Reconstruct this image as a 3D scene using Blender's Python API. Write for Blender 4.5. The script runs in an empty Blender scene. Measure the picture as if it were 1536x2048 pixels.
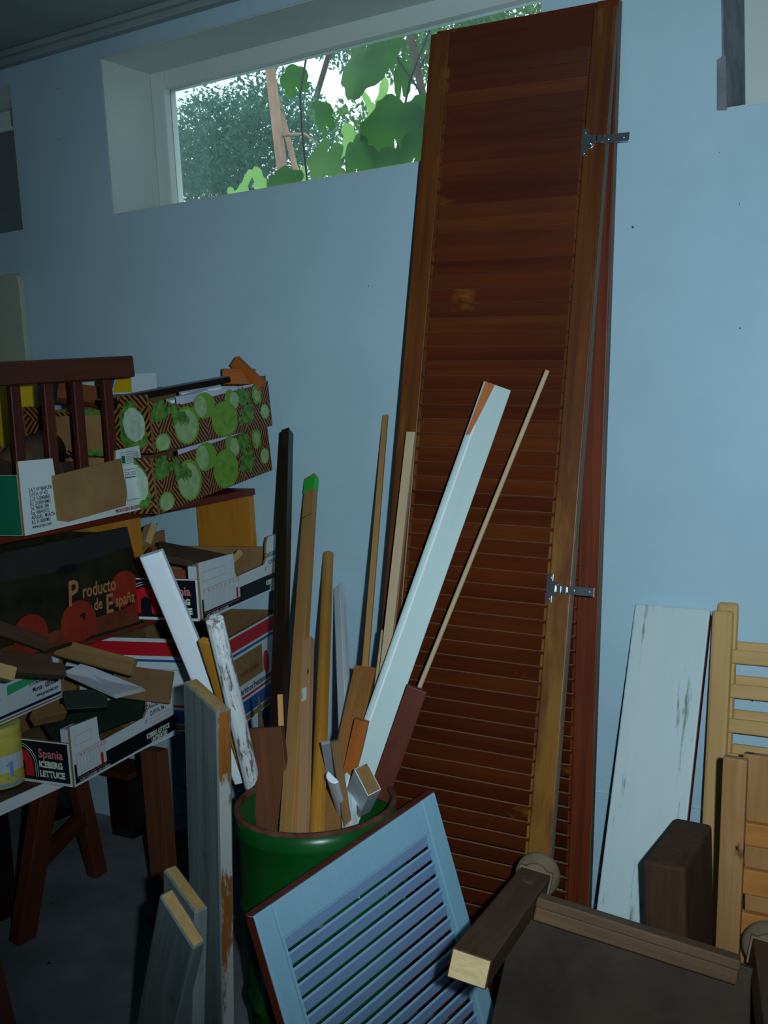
import bpy, bmesh, math, random
from mathutils import Vector, Matrix
random.seed(7)
SC = bpy.context.scene
COL = SC.collection
V = Vector

# ------------------------------------------------------------------ camera
F = 2120.0
def _ray(px, py): return V(((px-768)/F, -(py-1024)/F, -1.0))
_x = -_ray(-2775, 948); _x.normalize()
_z = -_ray(1729, 18157); _z = _z - _x*_x.dot(_z); _z.normalize()
_y = _z.cross(_x)
ROT = Matrix((_x, _y, _z))            # rows: world axes seen by the camera
CAM = V((0, -2.51584, 1.45))
def D(px, py): return ROT @ _ray(px, py)
def at(px, py, t): return CAM + D(px, py)*t                       # depth t along the view axis
def aty(px, py, y=0.0): r = D(px, py); return CAM + r*((y-CAM.y)/r.y)
def atz(px, py, z=0.0): r = D(px, py); return CAM + r*((z-CAM.z)/r.z)
def atx(px, py, x=0.0): r = D(px, py); return CAM + r*((x-CAM.x)/r.x)
cd = bpy.data.cameras.new('camera'); cam = bpy.data.objects.new('camera', cd); COL.objects.link(cam)
cd.sensor_width = 36; cd.sensor_fit = 'AUTO'; cd.lens = 36*F/2048; cd.clip_start = .02
cam.matrix_world = Matrix.Translation(CAM) @ ROT.to_4x4()
SC.camera = cam

# ------------------------------------------------------------------ light
SC.view_settings.view_transform = 'Standard'; SC.view_settings.look = 'None'
SC.view_settings.gamma = 1; SC.view_settings.use_curve_mapping = False
SC.view_settings.exposure = 0.0
w = bpy.data.worlds.new('sky'); SC.world = w; w.use_nodes = True
bg = w.node_tree.nodes['Background']; bg.inputs[0].default_value = (.74, .86, 1, 1); bg.inputs[1].default_value = 2.3
def lamp(name, kind, loc, target, power, color, **kw):
    l = bpy.data.lights.new(name, kind); l.energy = power; l.color = color
    for k, v in kw.items(): setattr(l, k, v)
    o = bpy.data.objects.new(name, l); COL.objects.link(o); o.location = loc
    o.rotation_euler = (V(target)-V(loc)).to_track_quat('-Z', 'Y').to_euler(); return o
FLASH = CAM + ROT @ V((.075, .03, -.01))
lamp('camera_flash', 'SPOT', FLASH, at(1130, 870, 2.5), 138, (.74, .95, 1.06), shadow_soft_size=.012, spot_size=math.radians(92), spot_blend=1.0)

# ------------------------------------------------------------------ materials
def lin(h):
    h = h.lstrip('#'); c = [int(h[i:i+2], 16)/255 for i in (0, 2, 4)]
    return tuple((v/12.92 if v <= .04045 else ((v+.055)/1.055)**2.4) for v in c)+(1,)
class NT:
    def __init__(s, name):
        s.m = bpy.data.materials.new(name); s.m.use_nodes = True; s.t = s.m.node_tree
        s.b = s.t.nodes['Principled BSDF']
    def n(s, ty, **kw):
        o = s.t.nodes.new(ty)
        for k, v in kw.items():
            if k.startswith('i_'): o.inputs[k[2:].replace('_', ' ')].default_value = v
            else: setattr(o, k, v)
        return o
    def l(s, a, ao, b, bi): s.t.links.new(a.outputs[ao], b.inputs[bi])
def flat(name, c, rough=.6, metal=0, spec=.3, coat=0):
    k = NT(name); k.b.inputs['Base Color'].default_value = lin(c); k.b.inputs['Roughness'].default_value = rough
    k.b.inputs['Metallic'].default_value = metal; k.b.inputs['Specular IOR Level'].default_value = spec
    k.b.inputs['Coat Weight'].default_value = coat
    return k.m
def ramp(k, stops):
    r = k.n('ShaderNodeValToRGB'); e = r.color_ramp.elements
    while len(e) < len(stops): e.new(.5)
    for i, (p, c) in enumerate(stops): e[i].position = p; e[i].color = lin(c)
    return r
def grain(name, c1, c2, axis='Z', scale=28, stretch=.05, rough=.55, spec=.3, bump=.15, spots=None, big=.35, knots=None):
    """wood grain running along one object axis; optional knots or stains of a second colour"""
    k = NT(name); tc = k.n('ShaderNodeTexCoord'); mp = k.n('ShaderNodeMapping'); k.l(tc, 'Object', mp, 'Vector')
    oi = k.n('ShaderNodeObjectInfo'); vm = k.n('ShaderNodeVectorMath', operation='SCALE'); vm.inputs[0].default_value = (9, 5, 13)
    k.l(oi, 'Random', vm, 'Scale'); k.l(vm, 'Vector', mp, 'Location')
    s = {'X': (stretch, 1, 1), 'Y': (1, stretch, 1), 'Z': (1, 1, stretch)}[axis]
    mp.inputs['Scale'].default_value = [scale*v for v in s]
    n1 = k.n('ShaderNodeTexNoise', i_Scale=1.6, i_Detail=8, i_Roughness=.65, i_Distortion=.6); k.l(mp, 'Vector', n1, 'Vector')
    n2 = k.n('ShaderNodeTexNoise', i_Scale=2.2, i_Detail=2); k.l(tc, 'Object', n2, 'Vector')
    mx = k.n('ShaderNodeMix', data_type='FLOAT'); mx.inputs[0].default_value = big
    k.l(n1, 0, mx, 2); k.l(n2, 0, mx, 3)
    r = ramp(k, [(.32, c1), (.68, c2)]); k.l(mx, 0, r, 0); out = r
    if spots:
        c3, sc, thr, st = spots
        m2 = k.n('ShaderNodeMapping'); k.l(tc, 'Object', m2, 'Vector'); m2.inputs['Scale'].default_value = [1 if v == 1 else st for v in s]
        n3 = k.n('ShaderNodeTexNoise', i_Scale=sc, i_Detail=6, i_Roughness=.7); k.l(m2, 'Vector', n3, 'Vector')
        r3 = ramp(k, [(thr-.03, '#000000'), (thr+.03, '#ffffff')]); k.l(n3, 0, r3, 0)
        m3 = k.n('ShaderNodeMix', data_type='RGBA'); k.l(r3, 0, m3, 0); k.l(r, 0, m3, 6); m3.inputs[7].default_value = lin(c3)
        fin, fo = m3, 2
    else: fin, fo = out, 0
    if knots:
        kc, ks, kr = knots
        m4 = k.n('ShaderNodeMapping'); k.l(tc, 'Object', m4, 'Vector'); m4.inputs['Scale'].default_value = [1 if v == 1 else .7 for v in s]; k.l(vm, 'Vector', m4, 'Location')
        wn = k.n('ShaderNodeTexNoise', i_Scale=60, i_Detail=2); k.l(m4, 'Vector', wn, 'Vector')
        ad = k.n('ShaderNodeMix', data_type='RGBA'); ad.inputs[0].default_value = .03; k.l(m4, 'Vector', ad, 6); k.l(wn, 'Color', ad, 7)
        vo = k.n('ShaderNodeTexVoronoi', i_Scale=ks); k.l(ad, 2, vo, 'Vector')
        rk = ramp(k, [(kr*.5, '#ffffff'), (kr, '#000000')]); k.l(vo, 'Distance', rk, 0)
        m5 = k.n('ShaderNodeMix', data_type='RGBA'); k.l(rk, 0, m5, 0); k.l(fin, fo, m5, 6); m5.inputs[7].default_value = lin(kc); fin, fo = m5, 2
    k.l(fin, fo, k.b, 'Base Color')
    k.b.inputs['Roughness'].default_value = rough; k.b.inputs['Specular IOR Level'].default_value = spec
    if bump:
        b = k.n('ShaderNodeBump', i_Strength=bump, i_Distance=.004); k.l(n1, 0, b, 'Height'); k.l(b, 0, k.b, 'Normal')
    return k.m
def mottled(name, c1, c2, scale=4, rough=.8, spec=.2, bump=.1, bscale=60, specks=None, coords='Object'):
    k = NT(name); tc = k.n('ShaderNodeTexCoord')
    n1 = k.n('ShaderNodeTexNoise', i_Scale=scale, i_Detail=6, i_Roughness=.6); k.l(tc, coords, n1, 'Vector')
    r = ramp(k, [(.35, c1), (.65, c2)]); k.l(n1, 0, r, 0); last, so = r, 0
    if specks:
        for c3, vs, rad in specks:
            vo = k.n('ShaderNodeTexVoronoi', i_Scale=vs); k.l(tc, coords, vo, 'Vector')
            cl = k.n('ShaderNodeMath', operation='LESS_THAN'); k.l(vo, 'Distance', cl, 0); cl.inputs[1].default_value = rad
            sp = k.n('ShaderNodeSeparateColor'); k.l(vo, 'Color', sp, 0)
            gt = k.n('ShaderNodeMath', operation='GREATER_THAN'); k.l(sp, 0, gt, 0); gt.inputs[1].default_value = .6
            mu = k.n('ShaderNodeMath', operation='MULTIPLY'); k.l(cl, 0, mu, 0); k.l(gt, 0, mu, 1)
            m3 = k.n('ShaderNodeMix', data_type='RGBA'); k.l(mu, 0, m3, 0); k.l(last, so, m3, 6); m3.inputs[7].default_value = lin(c3); last, so = m3, 2
    k.l(last, so, k.b, 'Base Color')
    k.b.inputs['Roughness'].default_value = rough; k.b.inputs['Specular IOR Level'].default_value = spec
    if bump:
        n2 = k.n('ShaderNodeTexNoise', i_Scale=bscale, i_Detail=4); k.l(tc, coords, n2, 'Vector')
        b = k.n('ShaderNodeBump', i_Strength=bump, i_Distance=.003); k.l(n2, 0, b, 'Height'); k.l(b, 0, k.b, 'Normal')
    return k.m
def weave(name):
    k = NT(name); tc = k.n('ShaderNodeTexCoord'); mp = k.n('ShaderNodeMapping'); k.l(tc, 'Object', mp, 'Vector')
    outs = []
    for ang, sc in ((.8, 150), (-.8, 150)):
        m2 = k.n('ShaderNodeMapping'); k.l(tc, 'Object', m2, 'Vector'); m2.inputs['Rotation'].default_value = (ang, ang, 0)
        wv = k.n('ShaderNodeTexWave', i_Scale=sc/4.2, i_Distortion=2.5, i_Detail=2); k.l(m2, 'Vector', wv, 'Vector'); outs.append(wv)
    ch = k.n('ShaderNodeTexVoronoi', i_Scale=22); k.l(tc, 'Object', ch, 'Vector')
    sp = k.n('ShaderNodeSeparateColor'); k.l(ch, 'Color', sp, 0)
    gt = k.n('ShaderNodeMath', operation='GREATER_THAN'); k.l(sp, 0, gt, 0); gt.inputs[1].default_value = .5
    mx = k.n('ShaderNodeMix', data_type='FLOAT'); k.l(gt, 0, mx, 0); k.l(outs[0], 1, mx, 2); k.l(outs[1], 1, mx, 3)
    r = ramp(k, [(.1, '#1e0e06'), (.55, '#6b3a1a'), (1.0, '#a8703a')]); k.l(mx, 0, r, 0); k.l(r, 0, k.b, 'Base Color')
    k.b.inputs['Roughness'].default_value = .5
    return k.m
M = {}
M['wall'] = mottled('wall_paint', '#b0cedc', '#bdd9e7', 1.5, .85, .15, .25, 45, specks=[('#2e343a', 4, .026), ('#59626a', 9, .03), ('#4a5258', 17, .035)])
M['reveal'] = mottled('reveal_paint', '#c2d0cc', '#d0dad4', 2, .85, .15, .2, 50)
M['ceiling'] = mottled('ceiling_paint', '#93a09f', '#a3aeac', 2, .9, .1, .1)
M['mortar'] = mottled('grey_mortar', '#73777f', '#8e9096', 14, .95, .1, .5, 60)
M['floor'] = mottled('concrete', '#686e73', '#868b8f', 3.5, .85, .2, .3, 70, specks=[('#2c2d2f', 9, .05), ('#84878a', 13, .03)])
M['frame'] = flat('frame_white', '#d4ded8', .4)
M['pine_dark'] = grain('red_stained_louver_wood', '#421709', '#662b10', 'X', 16, .04, .42, .4, .06, ('#8a541c', 2.6, .6, .5))
M['pine_mid'] = grain('mid_stained_louver_wood', '#471a0a', '#6e3110', 'X', 16, .04, .42, .4, .06)
M['pine_light'] = grain('worn_louver_wood', '#4b1e0a', '#753813', 'X', 16, .04, .42, .4, .06)
M['slat_lip'] = grain('lit_slat_lip', '#6e4a34', '#8e6a50', 'X', 30, .05, .5, .3, .05)  # paler colour paints in the light caught along the rounded slat edges
M['stile'] = grain('brown_stained_stile_wood', '#4c220e', '#7a4418', 'Z', 30, .03, .42, .4, .12, ('#8c5c20', 2.0, .54, .2))
M['stile_red'] = grain('red_stained_stile_wood', '#4e1c0c', '#843a18', 'Z', 40, .03, .45, .35, .12)
M['raw_edge'] = grain('grey_raw_edge', '#5a4c40', '#7c6a58', 'Z', 30, .05)
M['steel'] = flat('hinge_steel', '#c9ccd0', .25, 1.0)
M['white_louver'] = grain('white_painted_louver', '#86a0c8', '#92acd2', 'X', 40, .05, .5, .35, .1)
M['blue_frame'] = grain('pale_blue_frame_paint', '#86b0c6', '#92bccf', 'Z', 40, .05, .5, .35, .1)
M['amber'] = grain('amber_varnished_wood', '#b0701c', '#d79a3a', 'Z', 30, .03, .35, .4, .05)
M['batten'] = grain('light_batten_wood', '#a6753f', '#c4935a', 'Z', 34, .03, .6, .25, .1)
M['batten2'] = grain('pinkish_batten_wood', '#ad7f58', '#c4976e', 'Z', 34, .03, .6, .25, .1)
M['pale_batten'] = grain('pale_batten_wood', '#b59a78', '#cbb18d', 'Z', 34, .03, .6, .25, .1)
M['pine'] = grain('yellow_pine', '#a9661d', '#c9882f', 'Z', 22, .05, .4, .35, .06, None, .35, ('#4a1c08', 7, .12))
M['pine2'] = grain('brown_pine', '#7a4a22', '#a9743a', 'Z', 26, .04, .6, .25, .1)
M['orange'] = grain('orange_stained_wood', '#9c4f1c', '#bd6a28', 'Z', 26, .04, .5, .3, .08)
M['brown_board'] = grain('brown_board_wood', '#4f2c1a', '#7b4a2c', 'Z', 22, .05, .55, .3, .1, ('#b98f5c', 16, .73, .7))
M['red_brown'] = grain('red_brown_wood', '#4c1f14', '#733524', 'Z', 26, .05, .5, .3, .08)
M['shelf'] = grain('red_shelf_board', '#571d10', '#7c3320', 'Y', 20, .06, .4, .35, .05)
M['near_black'] = grain('black_brown_profile', '#170c0a', '#2a1510', 'Z', 26, .05, .3, .5, .03)
M['slat_dark'] = grain('dark_slat_wood', '#34160f', '#522318', 'Z', 24, .05, .45, .35, .05)
M['rail_dark'] = grain('dark_rail_wood', '#3a1d12', '#5b2f1d', 'X', 24, .05, .45, .35, .05)
M['cut'] = grain('fresh_cut_wood', '#b89a6a', '#dcc193', 'X', 60, .3, .8, .1, .2)
M['white'] = mottled('white_gloss_paint', '#dfe7ee', '#eaf0f5', 3, .35, .4, .03)
M['white_old'] = grain('peeling_white_paint', '#d6dbdd', '#eef1f2', 'Z', 24, .2, .7, .2, .4, ('#7c7164', 30, .52, .22))
M['white_blue'] = grain('pale_blue_paint', '#b5c8c6', '#c0d2cf', 'Z', 20, .05, .5, .3, .03, ('#7a5a44', 12, .78, .6))
M['grey_trim'] = flat('grey_trim', '#8f959a', .5)
M['weathered'] = grain('weathered_grey_wood', '#566062', '#858e8c', 'Z', 26, .05, .8, .15, .35, ('#3e5a44', 4, .6, .3))
M['peel'] = grain('peeling_plank_edge', '#6a3c1c', '#a8672c', 'Z', 24, .1, .75, .15, .5, ('#a7a9a6', 14, .5, .3))
M['edge_tan'] = grain('cut_plank_end', '#9a7a4c', '#bd9a66', 'X', 40, .4, .85, .1, .3)
M['drum'] = mottled('green_drum_paint', '#0b4a14', '#11561f', 5, .32, .5, .05, 30, specks=[('#5a2a16', 7, .10), ('#6d3a1e', 15, .05)])
M['rust'] = mottled('rusty_rim', '#4a261a', '#6e4a38', 25, .8, .2, .3)
M['oak'] = grain('old_dark_oak', '#2c1f16', '#54402e', 'Z', 40, .05, .6, .3, .2)
M['oak_x'] = grain('old_dark_oak_rail', '#3e2a19', '#705336', 'X', 40, .05, .6, .3, .2)
M['oak_panel'] = mottled('dusty_dark_panel', '#30231a', '#48382b', 6, .6, .25, .15, 40, specks=[('#c9c7c0', 16, .09)])
M['bun'] = mottled('bare_turned_wood', '#6e5d48', '#88745c', 12, .8, .15, .2)
M['beam'] = grain('dark_beam_wood', '#38241a', '#5a3e2c', 'Z', 24, .1, .75, .2, .3)
M['marble'] = grain('stained_white_panel', '#c9dadb', '#d6e4e6', 'Z', 12, .15, .45, .3, .02, ('#8b9a88', 22, .60, .11))
M['beech'] = grain('beech_wood', '#c09459', '#d7ad72', 'Z', 26, .04, .5, .3, .05)
M['beech_x'] = grain('beech_rung_wood', '#c09459', '#d7ad72', 'X', 26, .04, .5, .3, .05)
M['knotty'] = grain('knotty_plank', '#8a5b33', '#b98a58', 'Z', 20, .07, .6, .3, .12, None, .35, ('#2c150b', 17, .24))
M['knotty_x'] = grain('knotty_slat', '#9a5f2a', '#c08240', 'X', 20, .07, .6, .3, .12, None, .35, ('#5a2a10', 13, .16))
M['kraft'] = mottled('kraft_cardboard', '#8a6a42', '#9c7a50', 8, .85, .1, .1)
M['kraft_dk'] = mottled('dark_kraft_cardboard', '#6e5236', '#826442', 8, .85, .1, .1)
M['card_white'] = mottled('white_cardboard', '#ccd8da', '#d8e2e3', 6, .6, .25, .03)
M['card_grey'] = mottled('grey_cardboard', '#bcc3cb', '#c8ced6', 6, .7, .2, .03)
M['card_lilac'] = mottled('corrugated_liner', '#b9bdd6', '#c6cade', 6, .7, .2, .03)
M['p_black'] = flat('black_print', '#12141a', .45)
M['p_red'] = flat('red_print', '#c4202c', .45)
M['p_navy'] = flat('navy_print', '#1b2450', .5)
M['p_blue'] = flat('blue_print', '#285a9c', .5)
M['p_green'] = flat('green_print', '#12694a', .5)
M['p_lime'] = flat('lime_green_tape', '#35c43a', .5)
M['p_mint'] = flat('mint_sticker', '#35b070', .5)
M['p_teal'] = flat('teal_print', '#1d5c58', .5)
M['p_pink'] = flat('pink_print', '#d37a80', .5)
M['p_cream'] = flat('cream_print', '#d9e4cf', .5)
M['p_maroon'] = flat('maroon_print', '#8c1f48', .5)
M['p_white'] = flat('white_print', '#e3e8ea', .5)
M['p_gold'] = flat('gold_print', '#a9744a', .5)
M['p_tomato'] = mottled('tomato_print', '#7c2418', '#94301e', 9, .5, .3, 0)
M['p_melon'] = mottled('melon_print', '#16160f', '#2c2a17', 12, .5, .3, 0)
M['p_sky'] = mottled('dusk_print', '#232628', '#342f2c', 5, .5, .3, 0)
M['p_wood'] = mottled('plank_print', '#5c2a18', '#7c3c20', 14, .5, .3, 0)
M['v_rim'] = flat('vegetable_rim_print', '#6f9c34', .5)
M['v_light'] = mottled('vegetable_flesh_print', '#86a56c', '#a4c088', 40, .5, .3, 0)
M['v_mid'] = mottled('vegetable_leaf_print', '#2f5f22', '#6d9a3e', 60, .5, .3, 0)
M['v_apple'] = mottled('vegetable_green_print', '#5c8a2a', '#7fa83e', 40, .5, .3, 0)
M['v_white'] = mottled('cauliflower_print', '#9fb59f', '#bccfb8', 60, .5, .3, 0)
M['weave'] = weave('wicker_print')
M['y_box'] = flat('yellow_print', '#d6b21e', .5)
M['tin'] = mottled('yellow_tin_paint', '#c9b93e', '#d9ce62', 6, .35, .5, 0)
M['tin_pale'] = flat('tin_pale_print', '#c2d2d8', .4)
M['tin_blue'] = flat('tin_blue_print', '#7aa0d6', .4)
M['table_top'] = grain('brown_table_top', '#3a2018', '#52301f', 'Y', 20, .1, .45, .3, .05)
M['trestle'] = grain('trestle_wood', '#4c2416', '#6b3722', 'Z', 24, .05, .65, .2, .12)
M['post_br'] = grain('brown_post_wood', '#55301f', '#724630', 'Z', 24, .05, .65, .2, .12, ('#2a150c', 12, .74, .8))
M['dark_bits'] = mottled('dark_green_plastic', '#182019', '#26332a', 9, .5, .3, .05)
M['scrap'] = grain('scrap_wood', '#6a4a2c', '#9a7648', 'Z', 26, .06, .7, .2, .15)
M['scrap_dk'] = grain('dark_scrap_wood', '#3b2a20', '#5c4636', 'Z', 26, .06, .7, .2, .15)
M['scrap_lt'] = grain('light_scrap_wood', '#a98454', '#cfae7c', 'Z', 26, .06, .7, .2, .15)
M['scrap_red'] = grain('reddish_scrap_wood', '#66301c', '#8c4a2c', 'Z', 26, .06, .7, .2, .15)
M['cream'] = flat('cream_board_paint', '#b7bda8', .6)

# ------------------------------------------------------------------ mesh helpers
def box(bm, x0, x1, y0, y1, z0, z1, mi=0):
    vs = [bm.verts.new((x, y, z)) for z in (z0, z1) for y in (y0, y1) for x in (x0, x1)]
    fs = [(0, 2, 3, 1), (4, 5, 7, 6), (0, 1, 5, 4), (2, 6, 7, 3), (0, 4, 6, 2), (1, 3, 7, 5)]
    out = [bm.faces.new([vs[i] for i in f]) for f in fs]
    for f in out: f.material_index = mi
    return out
def obox(bm, c, ax, ay, az, mi=0):
    """box about centre c with half-extent vectors"""
    c, ax, ay, az = V(c), V(ax), V(ay), V(az)
    vs = [bm.verts.new(c+ax*i+ay*j+az*k) for k in (-1, 1) for j in (-1, 1) for i in (-1, 1)]
    for f in [(0, 2, 3, 1), (4, 5, 7, 6), (0, 1, 5, 4), (2, 6, 7, 3), (0, 4, 6, 2), (1, 3, 7, 5)]:
        bm.faces.new([vs[i] for i in f]).material_index = mi
def prism(bm, poly, o, u, v, n, mi=0, mside=None):
    """polygon in plane (o,u,v) extruded by vector n"""
    o, u, v, n = V(o), V(u), V(v), V(n)
    a = [bm.verts.new(o+u*p[0]+v*p[1]) for p in poly]; b = [bm.verts.new(o+u*p[0]+v*p[1]+n) for p in poly]
    bm.faces.new(a).material_index = mi; bm.faces.new(b[::-1]).material_index = mi
    L = len(poly)
    for i in range(L):
        f = bm.faces.new((a[i], b[i], b[(i+1) % L], a[(i+1) % L])); f.material_index = mi if mside is None else mside
def tube(bm, pts, r, seg=8, mi=0):
    pts = [V(p) for p in pts]; rings = []
    rs = r if isinstance(r, (list, tuple)) else [r]*len(pts)
    for i, p in enumerate(pts):
        d = (pts[min(i+1, len(pts)-1)]-pts[max(i-1, 0)]).normalized()
        a = d.orthogonal().normalized() if i == 0 else (rings_a - d*rings_a.dot(d)).normalized()
        rings_a = a; b = d.cross(a)
        rings.append([bm.verts.new(p+(a*math.cos(k*2*math.pi/seg)+b*math.sin(k*2*math.pi/seg))*rs[i]) for k in range(seg)])
    for i in range(len(pts)-1):
        for k in range(seg):
            f = bm.faces.new((rings[i][k], rings[i][(k+1) % seg], rings[i+1][(k+1) % seg], rings[i+1][k])); f.material_index = mi; f.smooth = True
    bm.faces.new(rings[0][::-1]).material_index = mi; bm.faces.new(rings[-1]).material_index = mi
def lathe(bm, prof, seg=48, mi=0, closed=False):
    rings = []
    for r, z in prof:
        rings.append([bm.verts.new((r*math.cos(k*2*math.pi/seg), r*math.sin(k*2*math.pi/seg), z)) for k in range(seg)])
    n = len(prof)
    for i in range(n if closed else n-1):
        A, B = rings[i], rings[(i+1) % n]
        for k in range(seg):
            f = bm.faces.new((A[k], A[(k+1) % seg], B[(k+1) % seg], B[k])); f.material_index = mi; f.smooth = True
    return rings
def disc(bm, c, u, v, pts, mi=0):
    c, u, v = V(c), V(u), V(v)
    bm.faces.new([bm.verts.new(c+u*p[0]+v*p[1]) for p in pts]).material_index = mi
def ell(rx, ry, n=20, wob=0, seed=0, cx=0, cy=0, rot=0):
    rd = random.Random(seed); out = []
    for k in range(n):
        a = 2*math.pi*k/n; q = 1+wob*(rd.random()-.5)
        x, y = rx*q*math.cos(a), ry*q*math.sin(a)
        out.append((cx+x*math.cos(rot)-y*math.sin(rot), cy+x*math.sin(rot)+y*math.cos(rot)))
    return out
def obj(name, bm, mats, parent=None, mat=None, bev=0, normals=True):
    if normals: bmesh.ops.recalc_face_normals(bm, faces=bm.faces)
    if bev:
        es = [e for e in bm.edges if len(e.link_faces) == 2 and e.calc_face_angle(0) > .6]
        bmesh.ops.bevel(bm, geom=es, offset=bev, segments=2, profile=.5, affect='EDGES', clamp_overlap=True)
    me = bpy.data.meshes.new(name); bm.to_mesh(me); bm.free()
    for m in (mats if isinstance(mats, (list, tuple)) else [mats]): me.materials.append(M[m] if isinstance(m, str) else m)
    o = bpy.data.objects.new(name, me); COL.objects.link(o)
    if parent: o.parent = parent
    if mat is not None: o.matrix_local = mat
    return o
def tag(o, label, cat, group=None):
    o['label'] = label; o['category'] = cat
    if group: o['group'] = group
    return o
def thing(name, label, cat, mat, group=None):
    o = bpy.data.objects.new(name, None); COL.objects.link(o); o.empty_display_size = .05; o.matrix_world = mat
    return tag(o, label, cat, group)
def struct(name, bm, mats, bev=0): o = obj(name, bm, mats, bev=bev); o['kind'] = 'structure'; return o
def BM(): return bmesh.new()
def basis(o, x, y, z): return Matrix(((x[0], y[0], z[0], o[0]), (x[1], y[1], z[1], o[1]), (x[2], y[2], z[2], o[2]), (0, 0, 0, 1)))
def frame_along(p0, p1, face):
    """z along p0->p1, -y towards `face`"""
    z = (V(p1)-V(p0)).normalized(); f = V(face); y = -(f-z*f.dot(z)).normalized(); x = y.cross(z)
    return basis(p0, x, y, z)
def letters(parent, body, size, o, u, v, mat, sx=1, align='LEFT', shear=0, name='lettering', off=.0006, bold=0):
    c = bpy.data.curves.new('t', 'FONT'); c.body = body; c.size = size; c.align_x = align; c.shear = shear; c.offset = bold; c.resolution_u = 2
    t = bpy.data.objects.new('t', c); COL.objects.link(t); bpy.context.view_layer.update()
    me = bpy.data.meshes.new_from_object(t.evaluated_get(bpy.context.evaluated_depsgraph_get()))
    bpy.data.objects.remove(t); bpy.data.curves.remove(c)
    n = V(u).cross(V(v)).normalized()
    me.transform(basis(V(o)+n*off, V(u)*sx, V(v), n)); me.name = name
    me.materials.clear(); me.materials.append(M[mat])
    ob = bpy.data.objects.new(name, me); COL.objects.link(ob); ob.parent = parent
    return ob

# ------------------------------------------------------------------ the room
CEIL = 2.56; SILL, SOFF = 2.005, 2.478
WX = [(-4.3, -2.866), (-2.456, -1.0), (-.583, .9)]
XL, XR, YB, TH = -5.2, 2.2, -5.5, .32
b = BM()
box(b, XL, XR, 0, TH, -.1, SILL); box(b, XL, XR, 0, TH, SOFF, CEIL+.1)
prev = XL
for a, c in WX:
    box(b, prev, a, 0, TH, SILL, SOFF); prev = c
box(b, prev, XR, 0, TH, SILL, SOFF)
struct('wall_back', b, 'wall')
for nm, dims in (('wall_left', (XL-.1, XL, YB, 0)), ('wall_right', (XR, XR+.1, YB, 0)), ('wall_front', (XL, XR, YB-.1, YB))):
    b = BM(); box(b, *dims, -.1, CEIL+.1); struct(nm, b, 'wall')
b = BM(); box(b, XL-.2, XR+.2, YB-.2, TH, -.12, 0); struct('floor', b, 'floor')
b = BM(); box(b, XL-.2, XR+.2, YB-.2, TH, CEIL, CEIL+.12); struct('ceiling', b, 'ceiling')
b = BM(); box(b, XL, XR, -.035, -.001, CEIL-.035, CEIL-.001); box(b, XL, XR, -.06, -.036, CEIL-.018, CEIL-.001); struct('trim_1', b, 'ceiling', .003)
b = BM(); box(b, XL, XR, -.008, -.0005, 0, .362); box(b, XL, XR, -.016, -.0085, 0, .15); box(b, XL, XR, -.022, -.0165, 0, .06); struct('baseboard_back', b, 'wall', .002)
# reveals: thin plaster linings and frames with panes
GL = NT('dusty_window_glass')
t = GL.t; t.nodes.remove(GL.b); out = t.nodes['Material Output']
tr = GL.n('ShaderNodeBsdfTransparent'); tr.inputs[0].default_value = (.86, .92, .9, 1)
gs = GL.n('ShaderNodeBsdfGlossy'); gs.inputs['Roughness'].default_value = .02
df = GL.n('ShaderNodeBsdfTranslucent'); df.inputs[0].default_value = (.6, .75, .75, 1)
m1 = GL.n('ShaderNodeMixShader'); m1.inputs[0].default_value = .045; m2 = GL.n('ShaderNodeMixShader')
GL.l(tr, 0, m1, 1); GL.l(df, 0, m1, 2); fr = GL.n('ShaderNodeFresnel', i_IOR=1.45); GL.l(fr, 0, m2, 0); GL.l(m1, 0, m2, 1); GL.l(gs, 0, m2, 2); GL.l(m2, 0, out, 0)
M['glass'] = GL.m
for i, (a, c) in enumerate(WX):
    b = BM(); y0, y1, e = .215, .275, .0005
    fw = .058
    for dx in ((a+e, a+fw), (c-fw, c-e)): box(b, dx[0], dx[1], y0, y1, SILL+e, SOFF-e)
    box(b, a+fw, c-fw, y0, y1, SOFF-fw, SOFF-e); box(b, a+fw, c-fw, y0, y1, SILL+e, SILL+.05)
    wn = struct('window_%d' % (i+1), b, 'frame', .004)
    b = BM(); box(b, a+fw, c-fw, .243, .247, SILL+.05, SOFF-fw); obj('window_pane', b, 'glass', wn)
    # plaster lining of the reveal
    b = BM(); s = .004
    mi = 1 if i == 2 else 0
    box(b, a+e, a+s, .001, y0-.001, SILL+s, SOFF-s, mi); box(b, c-s, c-e, .001, y0-.001, SILL+s, SOFF-s)
    box(b, a+e, c-e, .001, y0-.001, SOFF-s, SOFF-e); box(b, a+e, c-e, .001, y0-.001, SILL+e, SILL+s)
    struct('trim_%d' % (i+2), b, ['reveal', 'mortar'])
# broken plaster corner of the right window
b = BM(); pts = [aty(1434, 221), aty(1434, 121), aty(1440, 116), aty(1447, 110), aty(1452, 112), aty(1454, 221)]
prism(b, [(p.x, p.z) for p in pts], (0, -.0025, 0), (1, 0, 0), (0, 0, 1), (0, .002, 0)); struct('trim_5', b, 'mortar')

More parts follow.
